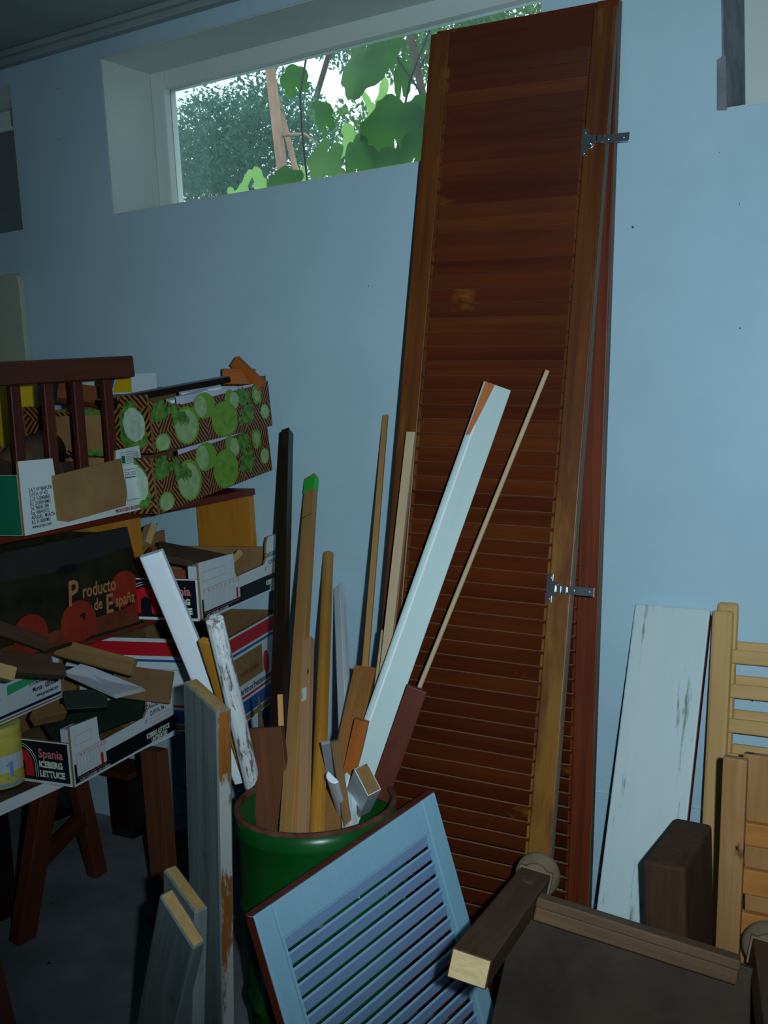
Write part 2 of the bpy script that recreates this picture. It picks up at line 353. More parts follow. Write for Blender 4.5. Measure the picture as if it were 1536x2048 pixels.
# ------------------------------------------------------------------ louvered doors
def louver_door(name, label, BL, BR, TL, thick, stile, top, bottom, pitch, sh, tilt, mats, cat, back=.0, st=.006, slack=.0, edge=None):
    BL, BR, TL = V(BL), V(BR), V(TL)
    x = (BR-BL); w_ = x.length; x.normalize(); z = TL-BL; h = z.length; z.normalize(); x = (x-z*x.dot(z)).normalized(); y = z.cross(x)
    th = thing(name, label, cat, basis(BL, x, y, z))
    ms, mr = mats['stile'], mats['rail']
    for x0 in (0, w_-stile):
        b = BM(); box(b, x0, x0+stile, 0, thick, 0, h); obj('stile', b, ms, th, bev=.003)
    b = BM(); box(b, stile+.0005, w_-stile-.0005, .001, thick-.001, h-top, h-.001); obj('top_rail', b, mr, th, bev=.002)
    b = BM(); box(b, stile+.0005, w_-stile-.0005, .001, thick-.001, .001, bottom); obj('bottom_rail', b, mr, th, bev=.002)
    # bead mouldings beside the stiles and slats, one mesh
    nsl = round((h-top-bottom)/pitch); pitch = (h-top-bottom)/nsl
    b = BM(); zz = bottom+pitch*.5
    rd = random.Random(3)
    while zz < h-top-pitch*.3:
        c = V((w_/2, thick*.52, zz)); a = tilt+rd.uniform(-.02, .02)+slack*rd.uniform(-1, 1)
        uz = V((0, math.sin(a), math.cos(a))); uy = V((0, math.cos(a), -math.sin(a)))
        obox(b, c, (w_/2-stile-.0006, 0, 0), uy*st/2, uz*sh/2, rd.choice((0, 0, 2, 2, 3))); zz += pitch
    b.normal_update()
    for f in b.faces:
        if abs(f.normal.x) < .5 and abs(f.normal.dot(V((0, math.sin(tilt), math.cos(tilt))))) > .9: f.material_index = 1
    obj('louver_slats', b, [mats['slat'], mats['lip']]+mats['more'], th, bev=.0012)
    for x0 in (stile+.0006, w_-stile-.0066):
        b = BM(); box(b, x0, x0+.006, .002, .010, bottom, h-top); obj('bead', b, ms, th)
    return th, w_, h
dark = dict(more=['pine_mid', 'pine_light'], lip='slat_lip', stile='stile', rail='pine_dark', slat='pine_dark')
A, wA, hA = louver_door('louvered_door', 'tall dark brown louvered door with steel hinges leaning in front of its twin',
    (-1.345, -.565, .004), (-.885, -.53, .0), (-1.262, -.085, 2.285), .024, .052, .085, .10, .0345, .043, -.58, dark, 'door')
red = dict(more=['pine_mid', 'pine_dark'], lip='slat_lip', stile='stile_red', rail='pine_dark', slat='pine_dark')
B, wB, hB = louver_door('louvered_door', 'tall reddish louvered door against the wall, mostly hidden behind the hinged one',
    (-1.335, -.262, .004), (-.875, -.245, .0), (-1.262, -.052, 2.30), .024, .052, .085, .10, .0345, .043, -.58, red, 'door')
# side edges left unfinished
for th, w_, h in ((A, wA, hA), (B, wB, hB)):
    b = BM(); box(b, w_+.0002, w_+.0016, .001, .023, .002, h-.002); obj('raw_edge', b, 'raw_edge', th)
def hinge(th, w_, z, k):
    hb = BM(); x0 = w_-.052
    box(hb, x0-.004, x0+.010, -.003, -.0004, z-.032, z+.032)
    tube(hb, [(x0+.003, -.0045, z-.024), (x0+.003, -.003, z-.024)], .004, 10); tube(hb, [(x0+.003, -.0045, z+.024), (x0+.003, -.003, z+.024)], .004, 10)
    tube(hb, [(x0+.012, -.004, z), (x0+.012, -.0004, z)], .017, 20)
    hg = obj('hinge', hb, 'steel', th, bev=.0006); hg['label'] = 'bright steel concealed hinge'
    ab = BM()
    for i, (xa, yy) in enumerate(((.010, -.010), (.024, -.014), (.036, -.012))): box(ab, x0+xa, x0+xa+.010, yy-.004, yy+.004, z-.008, z+.008)
    box(ab, x0+.004, x0+.05, -.008, -.0045, z-.006, z+.006)
    box(ab, x0+.048, x0+.108, -.013, -.011, z-.0095, z+.0095); box(ab, x0+.048, x0+.108, -.011, -.004, z-.0095, z-.008); box(ab, x0+.048, x0+.108, -.011, -.004, z+.008, z+.0095)
    tube(ab, [(x0+.06, -.0145, z), (x0+.06, -.012, z)], .004, 10); tube(ab, [(x0+.095, -.0145, z), (x0+.095, -.012, z)], .003, 10)
    obj('hinge_arm', ab, 'steel', hg, bev=.0005)
hinge(A, wA, 2.02, 0); hinge(A, wA, 1.005, 1)

wl = dict(more=['white_louver', 'white_louver'], lip='blue_frame', stile='blue_frame', rail='blue_frame', slat='white_louver')
tl = at(508, 1833, 1.80); tr_ = at(870, 1584, 2.153)
ud = (tr_-tl).normalized(); dn = V((.177, -.036, -.98)).normalized(); dn = (dn-ud*dn.dot(ud)).normalized()
Ls = (tl.z-.004)/-dn.z; bl = tl+dn*Ls
W_, wW, hW = louver_door('louvered_shutter', 'small pale blue painted louvered shutter leaning against the green drum',
    bl, bl+ud*(tr_-tl).length, tl, .022, .042, .066, .05, .0298, .0293, -.42, wl, 'shutter', slack=.03)
b = BM(); box(b, -.0020, -.0004, .002, .022, .002, hW-.002); box(b, -.0020, wW+.002, .002, .022, hW+.0004, hW+.0020); obj('bare_edge', b, 'red_brown', W_)['label'] = 'unpainted red-brown back edge'

# ------------------------------------------------------------------ green drum
DR = V((-1.232, -.812, 0)); DZ, RR = .60, .166
th = thing('metal_drum', 'green metal drum holding upright timber offcuts', 'drum', Matrix.Translation(DR))
prof = [(RR-.012, .002), (RR-.004, .0), (RR, .012), (RR-.004, .03)]
for zc in (.20, .40):
    prof += [(RR-.004, zc-.016), (RR-.001, zc-.009), (RR+.003, zc), (RR-.001, zc+.009), (RR-.004, zc+.016)]
prof += [(RR-.004, .50), (RR-.003, DZ-.052), (RR+.002, DZ-.044), (RR+.003, DZ-.036), (RR-.001, DZ-.026), (RR-.002, DZ-.008)]
b = BM(); lathe(b, prof+[(RR-.006, DZ-.008), (RR-.008, .004)], 64); 
r0 = lathe(b, [(RR-.009, .006)], 64)[0]; b.faces.new(r0)
obj('body', b, 'drum', th, normals=False)
b = BM(); lathe(b, [(RR-.010, DZ-.012), (RR-.010, DZ-.003), (RR-.004, DZ), (RR+.002, DZ-.003), (RR+.002, DZ-.009)], 64); obj('rim', b, 'rust', th, normals=False)
# handle on the left
hd = math.atan2(D(505, 1760).y, D(505, 1760).x)+math.pi+.95
hb = BM(); cx = V((math.cos(hd), math.sin(hd), 0)); tx = V((-math.sin(hd), math.cos(hd), 0))
for s in (-1, 1): obox(hb, cx*(RR+.004)+tx*.04*s+V((0, 0, .455)), cx*.006, tx*.012, V((0, 0, .016)))
tube(hb, [cx*(RR+.010)+tx*.042*s+V((0, 0, z)) for s, z in ((-1, .46), (-1, .43), (-.85, .40), (-.3, .385), (.3, .385), (.85, .40), (1, .43), (1, .46))], .0045, 8)
obj('handle', hb, 'drum', th)
sp = math.atan2((at(705, 1680, 2.0)-DR).y, (at(705, 1680, 2.0)-DR).x)
b = BM()
for k in range(4):
    a = sp+k*.045; c = V((math.cos(a), math.sin(a), 0))*(RR-.0025)
    z0 = .475-.004*k; disc(b, c+V((0, 0, z0)), V((-math.sin(a), math.cos(a), 0)), V((0, 0, 1)), [(-.0015, -.012), (.0015, -.012), (.001, .012), (-.002, .010)])
obj('paint_mark', b, 'p_white', th)

# ------------------------------------------------------------------ timber standing in the drum
GRP = 'timber offcuts standing in the green drum'
def plank(name, label, cat, p0, p1, w_, t_, mat, face=None, prof=None, bev=.0015, group=None, endmat=None, sidemat=None):
    """a board from p0 to p1 (axis of its front face) with its own cross-section"""
    p0, p1 = V(p0), V(p1)
    f = V(face) if face is not None else CAM-(p0+p1)/2
    m = frame_along(p0, p1, f); L = (p1-p0).length; b = BM()
    if prof is None: prof = [(-w_/2, 0), (w_/2, 0), (w_/2, t_), (-w_/2, t_)]
    prism(b, prof, (0, 0, 0), (1, 0, 0), (0, 1, 0), (0, 0, L))
    mats = [mat]
    if endmat:
        mats.append(endmat); b.normal_update()
        for fc in b.faces:
            if abs(fc.normal.z) > .9: fc.material_index = 1
    if sidemat:
        mats.append(sidemat); b.normal_update()
        for fc in b.faces:
            if fc.normal.x > .8: fc.material_index = len(mats)-1
    o = obj(name, b, mats, None, m, bev=bev)
    return tag(o, label, cat, group)
def stick(name, label, cat, top, tt, rim, w_, t_, mat, ty=None, rz=None, prof=None, face=None, bev=.0015, endmat=None, zend=.02, sidemat=None):
    """timber through the drum mouth: upper end seen at `top`, crossing the rim plane at `rim`"""
    P1 = aty(*top, ty) if ty is not None else at(*top, tt)
    Pr = atz(*rim, DZ if rz is None else rz)
    d_ = (Pr-P1); k = 1.0
    for i in range(400):
        q = P1+d_*(k+.01); r_ = math.hypot(q.x-DR.x, q.y-DR.y)
        if q.z < zend or (q.z < DZ-.03 and r_ > RR-.022-t_): break
        k += .01
    return plank(name, label, cat, P1+d_*k, P1, w_, t_, mat, face, prof, bev, GRP, endmat, sidemat)
def rounded(w_, t_, n=6):
    r = min(w_/2, t_); pts = []
    for k in range(n+1):
        a = math.pi*k/n; pts.append((-math.cos(a)*w_/2, t_*.75-math.sin(a)*t_*.75))
    return pts+[(w_/2, t_), (-w_/2, t_)]
NF = V((0, -1, .0))
stick('dark_moulding', 'black-brown stepped moulding standing tall at the left of the drum timber', 'moulding', (567, 858), 0, (546, 1563), .034, .03, 'near_black', ty=-.05,
      prof=[(-.017, .006), (-.006, .006), (-.006, 0), (.017, 0), (.017, .03), (-.017, .03)], face=(.3, -1, 0))
f_ = stick('wooden_batten', 'long light brown batten with bright green tape on its top end', 'batten', (619, 951), 0, (575, 1600), .035, .02, 'batten', ty=-.04, face=(.2, -1, 0))
L = (f_.matrix_basis.to_translation()-aty(619, 951, -.04)).length
b = BM(); box(b, -.0182, .0182, -.0006, .0206, L-.068, L-.010); obj('green_tape', b, 'p_lime', f_)['label'] = 'bright green tape band'
b = BM(); box(b, -.0178, .0178, -.0004, -.0001, L-.181, L-.179); obj('pencil_line', b, 'p_black', f_)
g_ = stick('wooden_batten', 'short pinkish batten with a paper sticker beside the amber pole', 'batten', (612, 1276), 2.52, (602, 1600), .027, .016, 'batten2', face=(.2, -1, 0))
p = g_.matrix_basis.inverted() @ at(606, 1412, 2.42)
b = BM(); box(b, -.010, .006, -.0006, -.0001, p.z-.018, p.z+.018); obj('paper_sticker', b, 'card_white', g_)
letters(g_, '6431', .008, (-.002, -.0006, p.z-.012), (0, 0, 1), (-1, 0, 0), 'p_black')
b = BM(); disc(b, (.009, -.0003, p.z+.062), (1, 0, 0), (0, 0, 1), ell(.002, .009, 10)); obj('dark_slot', b, 'p_black', g_)
stick('half_round_trim', 'amber varnished half-round trim pole right of the green-taped batten', 'trim', (648, 1104), 0, (624, 1602), .030, .024, 'amber', ty=-.04, prof=rounded(.030, .024, 10), face=(.15, -1, 0))
stick('white_trim', 'slim white grooved trim standing against the wall right of the amber pole', 'trim', (675, 1171), 0, (690, 1548), .031, .014, 'white', ty=-.03,
      prof=[(-.0165, .001), (-.013, 0), (.008, 0), (.0095, .002), (.011, 0), (.0165, .001), (.0165, .014), (-.0165, .014)], face=(.3, -1, 0), zend=.25, bev=.0005)
stick('thin_lath', 'thin brown lath against the wall left of the louvered door', 'lath', (770, 829), 0, (712, 1545), .0155, .008, 'batten', ty=-.025, face=(.2, -1, 0), zend=.2)
stick('wooden_batten', 'long pale brown batten resting on the left stile of the louvered door', 'batten', (821, 863), 0, (745, 1545), .022, .016, 'pale_batten', ty=-.335, face=(.2, -1, 0), zend=.2)
stick('wooden_batten', 'short pale batten end between the brown block and the pale blue board', 'batten', (770, 1259), 0, (735, 1550), .020, .012, 'pale_batten', ty=-.46, face=(.2, -1, 0), zend=.2)
stick('wooden_board', 'short brown pine board behind the pale blue board', 'board', (730, 1332), 2.42, (680, 1555), .050, .020, 'pine2', face=(.3, -1, .1), zend=.15)
stick('wooden_strip', 'orange stained strip tucked beside the pale blue board', 'strip', (722, 1442), 2.26, (695, 1560), .030, .018, 'orange', face=(.3, -1, .1), zend=.15)
p_ = stick('painted_board', 'long pale blue-painted board with bare wood tip slanting onto the louvered door', 'board', (995, 771), 0, (716, 1560), .064, .022, 'white_blue', ty=-.345,
      face=(.55, -1, .15), prof=[(-.028, 0), (.032, 0), (.032, .022), (-.032, .022), (-.032, .003)], zend=.12)
Lp = max(v.co.z for v in p_.data.vertices)
b = BM(); box(b, -.0205, -.0165, -.0004, -.0001, .02, Lp-.10); obj('white_line', b, 'p_white', p_)
b = BM(); prism(b, [(-.030, Lp-.13), (-.022, Lp-.125), (-.017, Lp-.09), (-.012, Lp-.05), (-.006, Lp-.001), (-.028, Lp-.001)], (0, -.0001, 0), (1, 0, 0), (0, 0, 1), (0, -.0004, 0)); obj('bare_wood_patch', b, 'orange', p_)['label'] = 'bare wood where paint is missing'
stick('dark_board', 'short dark red-brown board under the thin stick at the right of the drum', 'board', (834, 1378), 2.20, (765, 1572), .044, .016, 'red_brown', face=(.5, -1, .15), zend=.15)
stick('thin_stick', 'thin round-ended stick slanting across the louvered door', 'stick', (1095, 740), 0, (770, 1545), .010, .008, 'pale_batten', ty=-.345, prof=[(x*.0055, .0055+y*.0055) for x, y in ell(1, 1, 10)], zend=.2)
stick('white_board', 'thick white board with brown right edge leaning left out of the drum', 'board', (300, 1110), 2.19, (481, 1545), .048, .020, 'white', face=(.45, -1, .3), prof=[(-.025, .005), (-.022, .001), (-.016, 0), (.018, 0), (.025, .004), (.025, .02), (-.025, .02)], endmat='white', sidemat='kraft', zend=.12)
stick('varnished_board', 'short amber board behind the peeling white stick', 'board', (412, 1286), 2.12, (497, 1556), .040, .016, 'amber', face=(.1, -1, .3), zend=.2)
stick('peeling_stick', 'round stick with peeling white paint at the left of the drum', 'stick', (432, 1250), 2.02, (506, 1572), .034, .034, 'white_old', prof=[(x*.018, .018+y*.018) for x, y in ell(1, 1, 14)], bev=.002, zend=.12)
stick('brown_board', 'wide brown board at the left inside the drum', 'board', (527, 1456), 2.27, (539, 1574), .082, .018, 'brown_board', face=(.25, -1, .1), zend=.1)
stick('white_trim', 'small curved white trim end leaning at the front of the drum', 'trim', (657, 1562), 2.08, (668, 1600), .030, .014, 'white', prof=rounded(.03, .014, 6), face=(.1, -1, .3), zend=.2)
stick('grey_strip', 'short grey strip behind the small curved white trim', 'strip', (652, 1488), 2.18, (664, 1560), .020, .008, 'grey_trim', zend=.25)
stick('wooden_strip', 'short brown strip right of the small curved white trim', 'strip', (670, 1483), 2.16, (688, 1600), .018, .014, 'scrap', zend=.2)
stick('painted_block', 'white painted block with bare sawn end low at the front of the pale blue board', 'block', (722, 1565), 2.10, (712, 1590), .060, .030, 'white', face=(.35, -1, .5), endmat='scrap', zend=.3)
po = stick('pointed_offcut', 'pointed grey-brown offcut behind the wide brown board', 'offcut', (517, 1392), 2.30, (530, 1550), .030, .010, 'scrap_dk', prof=None, zend=.25)
zt_ = max(v.co.z for v in po.data.vertices)
for v in po.data.vertices:
    if v.co.z > zt_-.003: v.co.x *= .12
stick('wooden_strip', 'tiny orange strip end right of the dark moulding', 'strip', (560, 1388), 2.36, (566, 1560), .013, .01, 'amber', zend=.3)

# ------------------------------------------------------------------ weathered planks leaning left of the drum
def slab(name, label, c_front, c_back, t_, bottom, mats, cat='plank'):
    """upright plank: broad face from c_back to c_front (top corners), leaning so that the front edge stands at `bottom`"""
    c_front, c_back = V(c_front), V(c_back)
    x = c_front-c_back; w_ = x.length; x.normalize()
    z = (c_front-V(bottom)); L = z.length; z.normalize(); x = (x-z*x.dot(z)).normalized(); y = z.cross(x)
    th = thing(name, label, cat, basis(V(bottom)-x*w_, x, y, z))
    b = BM(); box(b, 0, w_, 0, t_, 0, L)
    b.normal_update()
    for f in b.faces:
        if f.normal.x > .9: f.material_index = 1
        if f.normal.z > .9: f.material_index = 2
    bmesh.ops.bevel(b, geom=list(b.edges), offset=.003, segments=1, affect='EDGES')
    obj('board', b, mats, th)
    return th
def proj(p): q = ROT.transposed() @ (p-CAM); return 768-F*q.x/q.z, 1024+F*q.y/q.z
def foot(cf, c2, px):
    """foot of an edge starting at cf, tilted within the plank's own face so that it passes px at the picture's lower edge"""
    x = V((c2.x-cf.x, c2.y-cf.y, 0)).normalized(); lo, hi = -.8, .8
    for i in range(50):
        m = (lo+hi)/2; b_ = V((cf.x, cf.y, 0))+x*m; d_ = b_-cf; a0, a1 = 0, 1
        for j in range(30):
            k = (a0+a1)/2
            if proj(cf+d_*k)[1] < 2048: a0 = k
            else: a1 = k
        if proj(cf+d_*a0)[0] > px: lo = m
        else: hi = m
    return b_
def on_plane(px, py, p0, n): r = D(px, py); return CAM+r*((p0-CAM).dot(n)/r.dot(n))
cf = at(433, 1425, 1.93); bt = foot(cf, atz(366, 1363, cf.z), 444); cb = on_plane(366, 1363, cf, cf-bt)
slab('weathered_plank', 'tallest grey weathered plank with orange peeling edge left of the drum', cf, cb, .03, bt, ['weathered', 'peel', 'edge_tan'])
cf = at(390, 1825, 1.70); bt = foot(cf, atz(326, 1738, cf.z), 386); cb = on_plane(326, 1738, cf, cf-bt)
slab('weathered_plank', 'middle grey-green weathered plank, half hidden behind the shortest one', cf, cb, .024, bt, ['weathered', 'weathered', 'edge_tan'])
cf = at(386, 1898, 1.62); bt = foot(cf, atz(318, 1790, cf.z), 351); cb = on_plane(318, 1790, cf, cf-bt)
slab('weathered_plank', 'shortest grey-green weathered plank in front of the other two', cf, cb, .024, bt, ['weathered', 'weathered', 'edge_tan'])

# ------------------------------------------------------------------ sawn-off side table lying on its side
ax = -D(1430, 1277).normalized()
nn = D(1060, 1797).cross(D(1465, 1925)); ux = -nn.cross(ax).normalized()
if ux.x < 0: ux = -ux
vz = ux.cross(ax).normalized()                       # up within the panel
if vz.z < 0: vz = -vz
FO = at(1072, 1742, 2.02)
tb = thing('side_table', 'dark oak side table lying on its side with sawn-off legs', 'table', basis(FO, ux, -ax, vz))
lx, ly = .058, .042
def tleg(x0, L, tilt=0):
    b = BM(); box(b, x0-lx/2, x0+lx/2, -L, 0, -ly, 0)
    b.normal_update()
    for f in b.faces:
        if f.normal.y < -.9: f.material_index = 1
    lg = obj('leg', b, ['oak_leg', 'cut'], tb, bev=.002)
    b = BM(); ym = []
    for r, yy in ((.026, .0), (.030, .006), (.024, .013), (.028, .018), (.040, .028), (.044, .042), (.040, .056), (.028, .062)): ym.append((r, yy))
    rings = lathe(b, ym, 28); b.faces.new(rings[-1]); b.faces.new(rings[0][::-1])
    bmesh.ops.transform(b, matrix=basis((x0, .0022, -ly/2+.004), (1, 0, 0), (0, 0, -1), (0, 1, 0)), verts=b.verts)
    box(b, x0-lx/2-.003, x0+lx/2+.003, .0003, .0135, -ly-.003, .003)
    obj('bun_foot', b, 'bun', lg)['label'] = 'pale bare turned foot'
M['oak_leg'] = grain('old_dark_oak_leg', '#352113', '#633f26', 'Y', 40, .05, .6, .3, .2)
RW = .375
tleg(0, .56); tleg(RW+.052, .56)
b = BM(); box(b, lx/2+.0005, RW, -.165, -.125, -.02, -.002); obj('apron_rail', b, 'oak_x', tb, bev=.003)
b = BM(); box(b, -.008, RW+.05, -.120, -.102, -.46, -.021); obj('panel', b, 'oak_panel', tb, bev=.002)
b = BM(); box(b, lx/2+.0005, RW, -.158, -.135, -.045, -.0205); obj('inner_rail', b, 'oak_x', tb, bev=.003)
b = BM(); tube(b, [(.0, -.095, .0002), (.0, -.095, .0012)], .011, 18); obj('dowel_plug', b, 'oak_x', tb)

# ------------------------------------------------------------------ right-hand group against the wall
def leaner(name, label, cat, tl_, tr__, bl_, t_, mat, bev=.003):
    tl_, tr__, bl_ = V(tl_), V(tr__), V(bl_)
    x = tr__-tl_; w_ = x.length; x.normalize(); z = tl_-bl_; L = z.length; z = (z-x*z.dot(x)).normalized(); y = z.cross(x)
    b = BM(); box(b, 0, w_, 0, t_, 0, L); return tag(obj(name, b, mat, None, basis(bl_, x, y, z), bev=bev), label, cat), w_, L
tl2 = aty(1240, 1205, -.028); tr2 = aty(1388, 1217, -.028)
mp_, _, mL = leaner('veneer_board', 'dirty white panel board leaning on the wall right of the louvered doors', 'panel', tl2, tr2, atz(1163, 2048, 0), .02, 'marble', .004)
b = BM(); w_ = (tr2-tl2).length; box(b, w_+.0003, w_+.0016, .001, .019, .002, mL-.012); o = obj('brown_edge', b, 'red_brown', mp_)
# beam block
p = at(1283, 1720, 2.06); zt = p.z
q1 = atz(1370, 1737, zt); q2 = atz(1425, 1648, zt); q3 = atz(1350, 1633, zt)
b = BM()
qs = [p, q1, q2, q3]; cen = sum(qs, V())/4
qq = [(v.x-cen.x, v.y-cen.y) for v in qs]
prism(b, qq, (0, 0, 0), (1, 0, 0), (0, 1, 0), (0, 0, zt))
tag(obj('timber_beam', b, 'beam', None, Matrix.Translation((cen.x, cen.y, 0)), bev=.008), 'thick dark upright beam block in front of the white panel', 'beam')
# beech slatted cot sides
def cot(name, label, x0, y0, ztop, lean, zr):
    ang = math.atan2(lean, ztop)
    z = V((0, lean, ztop)).normalized(); x = V((1, 0, 0)); y = z.cross(x)
    th = thing(name, label, 'cot side', basis((x0, y0, 0), x, y, z), 'beech cot sides leaning on the wall')
    L = math.hypot(lean, ztop); W2 = .62
    for xx in (0, W2-.048):
        b = BM(); box(b, xx, xx+.048, 0, .02, 0, L); obj('post', b, 'beech', th, bev=.008)
    for z_ in zr:
        b = BM(); box(b, .0485, W2-.0485, .003, .014, z_-.016, z_+.016); obj('rung', b, 'beech_x', th, bev=.003)
    return th
pt = aty(1450, 1218, -.06)
zr = [pt.z-.075-.078*k for k in range(11)]
x0c = aty(1425, 1230, -.06).x
cot('cot_side', 'front beech cot side with flat rungs leaning on the wall', x0c, -.30, pt.z-.002, .235, zr)
cot('cot_side', 'second beech cot side, showing as an outline just behind the front one', x0c+.004, -.27, pt.z+.010, .238, [v+.012 for v in zr])
# knotty slatted piece
kp = at(1466, 1513, 1.98)
K = thing('pallet_piece', 'rough knotty slatted frame in front of the beech cot sides', 'panel', Matrix.Translation((kp.x, kp.y, 0)))
rz = Matrix.Rotation(.10, 4, 'Y')
b = BM(); box(b, -.022, .022, -.012, .006, .0, kp.z); obj('front_post', b, 'knotty', K, Matrix.Rotation(.05, 4, 'Y') @ Matrix.Translation((-.03, 0, 0)), bev=.003)
b = BM(); box(b, .012, .058, .026, .044, .0, kp.z-.002); obj('back_post', b, 'knotty', K, bev=.003)
for z_, h_ in ((.565, .045), (.47, .05), (.385, .045), (.30, .05), (.21, .05)):
    b = BM(); box(b, -.02, .5, .0075, .0245, z_-h_/2, z_+h_/2); obj('slat', b, 'knotty_x', K, bev=.003)

# ------------------------------------------------------------------ left: table, shelf unit and what stands on them
TZ = .53
tt = thing('work_table', 'low brown table with white edge strip under the crates', 'table', Matrix.Translation((-2.0, -.7, 0)))
b = BM(); box(b, -1.3, -.004, -.72, .60, TZ-.028, TZ-.0015); obj('table_top', b, 'table_top', tt, bev=.001)
b = BM(); box(b, -.0035, .0, -.72, .60, TZ-.03, TZ-.001); obj('white_edge_strip', b, 'p_white', tt)
b = BM(); c = atz(337, 1850, 0)-V((-2.0, -.7, 0)); box(b, c.x-.033, c.x+.033, c.y-.02, c.y+.02, 0, TZ-.029); obj('leg', b, 'post_br', tt, bev=.003)
c = atz(6, 1830, 0)-V((-2.0, -.7, 0)); b = BM(); box(b, c.x-.06, c.x+.03, c.y-.03, c.y+.03, 0, TZ-.029); obj('leg', b, 'near_black', tt, bev=.003)
# trestle under the table
f1 = atz(45, 1880, 0); f2 = atz(195, 1748, 0)
g1 = aty(92, 1570, f1.y+.06); g2 = aty(155, 1560, f2.y-.05)
TR = thing('trestle', 'brown wooden trestle with crossbar under the low table', 'trestle', Matrix.Translation((f1.x, (f1.y+f2.y)/2, 0)))
org = TR.location.copy()
def leg_to(name, a, c_, hw, hd, mat, par):
    a, c_ = V(a), V(c_); m = frame_along(a, c_, (1, 0, 0)); b = BM(); box(b, -hw, hw, -hd, hd, 0, (c_-a).length)
    return obj(name, b, mat, par, Matrix.Translation(-org) @ m, bev=.003)
def ext(a, c_, z): return a+(c_-a)*((z-a.z)/(c_.z-a.z))
leg_to('leg', f1+V((0, 0, .0)), ext(f1, g1, TZ-.035), .030, .02, 'trestle', TR); leg_to('leg', f2, ext(f2, g2, TZ-.035), .024, .02, 'trestle', TR)
leg_to('crossbar', ext(f1, g1, .2), ext(f2, g2, .2), .022, .012, 'trestle', TR)
# front trestle leg at the frame's lower left corner
fb = atz(22, 2110, 0)
tag(plank('wooden_post', '', 'post', fb, fb+V((-.12, .02, .42)), .05, .05, 'trestle'), 'brown post foot at the bottom left corner of the floor', 'post')
# low dark bench by the wall
lb = thing('low_bench', 'low black bench with thick leg by the wall under the table', 'bench', Matrix.Translation((-2.62, -.12, 0)))
b = BM(); box(b, -.3, .165, -.02, .10, .205, .225); obj('bench_top', b, 'table_top', lb, bev=.002)
b = BM(); box(b, .06, .155, -.012, .06, 0, .204); obj('leg', b, 'near_black', lb, bev=.003)
b = BM(); box(b, -.29, -.2, -.012, .06, 0, .204); obj('leg', b, 'near_black', lb, bev=.003)

# shelf unit
SX = -1.97; S1, S2 = .862, 1.149
su = thing('shelf_unit', 'pine shelf unit with red-brown boards behind the crates', 'shelf', Matrix.Translation((SX, 0, 0)))
for z_ in (S1, S2):
    b = BM(); box(b, -1.4, .012, -1.0, -.012, z_-.022, z_-.001); obj('shelf_board', b, 'shelf', su, bev=.004)
for y0, y1 in ((-.575, -.48),):
    for xx in (-.03, -1.3):
        b = BM(); box(b, xx, xx+.022, y0, y1, S1-.0005, S2-.0225); obj('post', b, 'pine', su, bev=.002)
for xx, y0 in ((-.80, -.98), (-1.3, -.98), (-.80, -.06), (-1.3, -.06)):
    b = BM(); box(b, xx, xx+.022, y0, y0+.045, TZ+.0005, S1-.0225); obj('post', b, 'pine', su, bev=.002)
b = BM(); box(b, -.205, .005, -.035, -.013, S1-.0005, S2-.0225); obj('back_board', b, 'pine', su, bev=.002)
b = BM(); box(b, -1.2, -.035, -.57, -.552, S2-.075, S2-.0225); obj('cross_rail', b, 'pine', su, bev=.002)

def crate(name, label, cat, A, az_dir, L, Wd, H, side, front, mats, group=None, t=.006, inner=None, farside=None):
    """open carton: local x runs along the side the camera sees, local -x is its front end"""
    x = V(az_dir).normalized(); y = V((0, 0, 1)).cross(x).normalized(); z = x.cross(y)
    th = thing(name, label, cat, basis(A, x, y, z), group)
    mo, mi_ = mats
    b = BM(); box(b, .001, L-.001, .001, Wd-.001, .0005, t); obj('base', b, mi_, th)
    def wall_(nm, poly, o, u, n):
        b = BM(); prism(b, poly, o, u, (0, 0, 1), n); b.normal_update()
        nv = V(n).normalized()
        bmesh.ops.recalc_face_normals(b, faces=b.faces)
        for f in b.faces: f.material_index = 0 if f.normal.dot(nv) < -.9 else 1
        return obj(nm, b, [mo, mi_], th, normals=False)
    s = wall_('side_panel', side, (0, 0, 0), (1, 0, 0), (0, t, 0))
    wall_('side_panel', [(L-p[0], p[1]) for p in (farside or side)], (L, Wd, 0), (-1, 0, 0), (0, -t, 0))
    f = wall_('end_panel', front, (0, Wd-t-.0002, 0), (0, -1, 0), (t, 0, 0))
    wall_('end_panel', [(Wd-2*t-.0004-p[0], p[1]) for p in front], (L, t+.0002, 0), (0, 1, 0), (-t, 0, 0))
    return th, s, f
X, Y_, Z_ = V((1, 0, 0)), V((0, 1, 0)), V((0, 0, 1))
def sidepr(par, mat, poly, name='printed_area', off=.0004):
    b = BM(); disc(b, (0, -off, 0), X, Z_, poly); return obj(name, b, mat, par, normals=False)
def rect(x0, z0, x1, z1): return [(x0, z0), (x1, z0), (x1, z1), (x0, z1)]
def frame_print(par, mat, x0, z0, x1, z1, w_=.0012, cols=(), off=.0006, front=None):
    b = BM()
    def r(a, c, d, e):
        if front is None: disc(b, (0, -off, 0), X, Z_, rect(a, c, d, e))
        else: disc(b, (-off, front, 0), -Y_, Z_, rect(a, c, d, e))
    r(x0, z0, x1, z0+w_); r(x0, z1-w_, x1, z1); r(x0, z0, x0+w_, z1); r(x1-w_, z0, x1, z1)
    for c in cols: r(c, z0, c+w_*.7, z1)
    return obj('printed_frame', b, mat, par, normals=False)

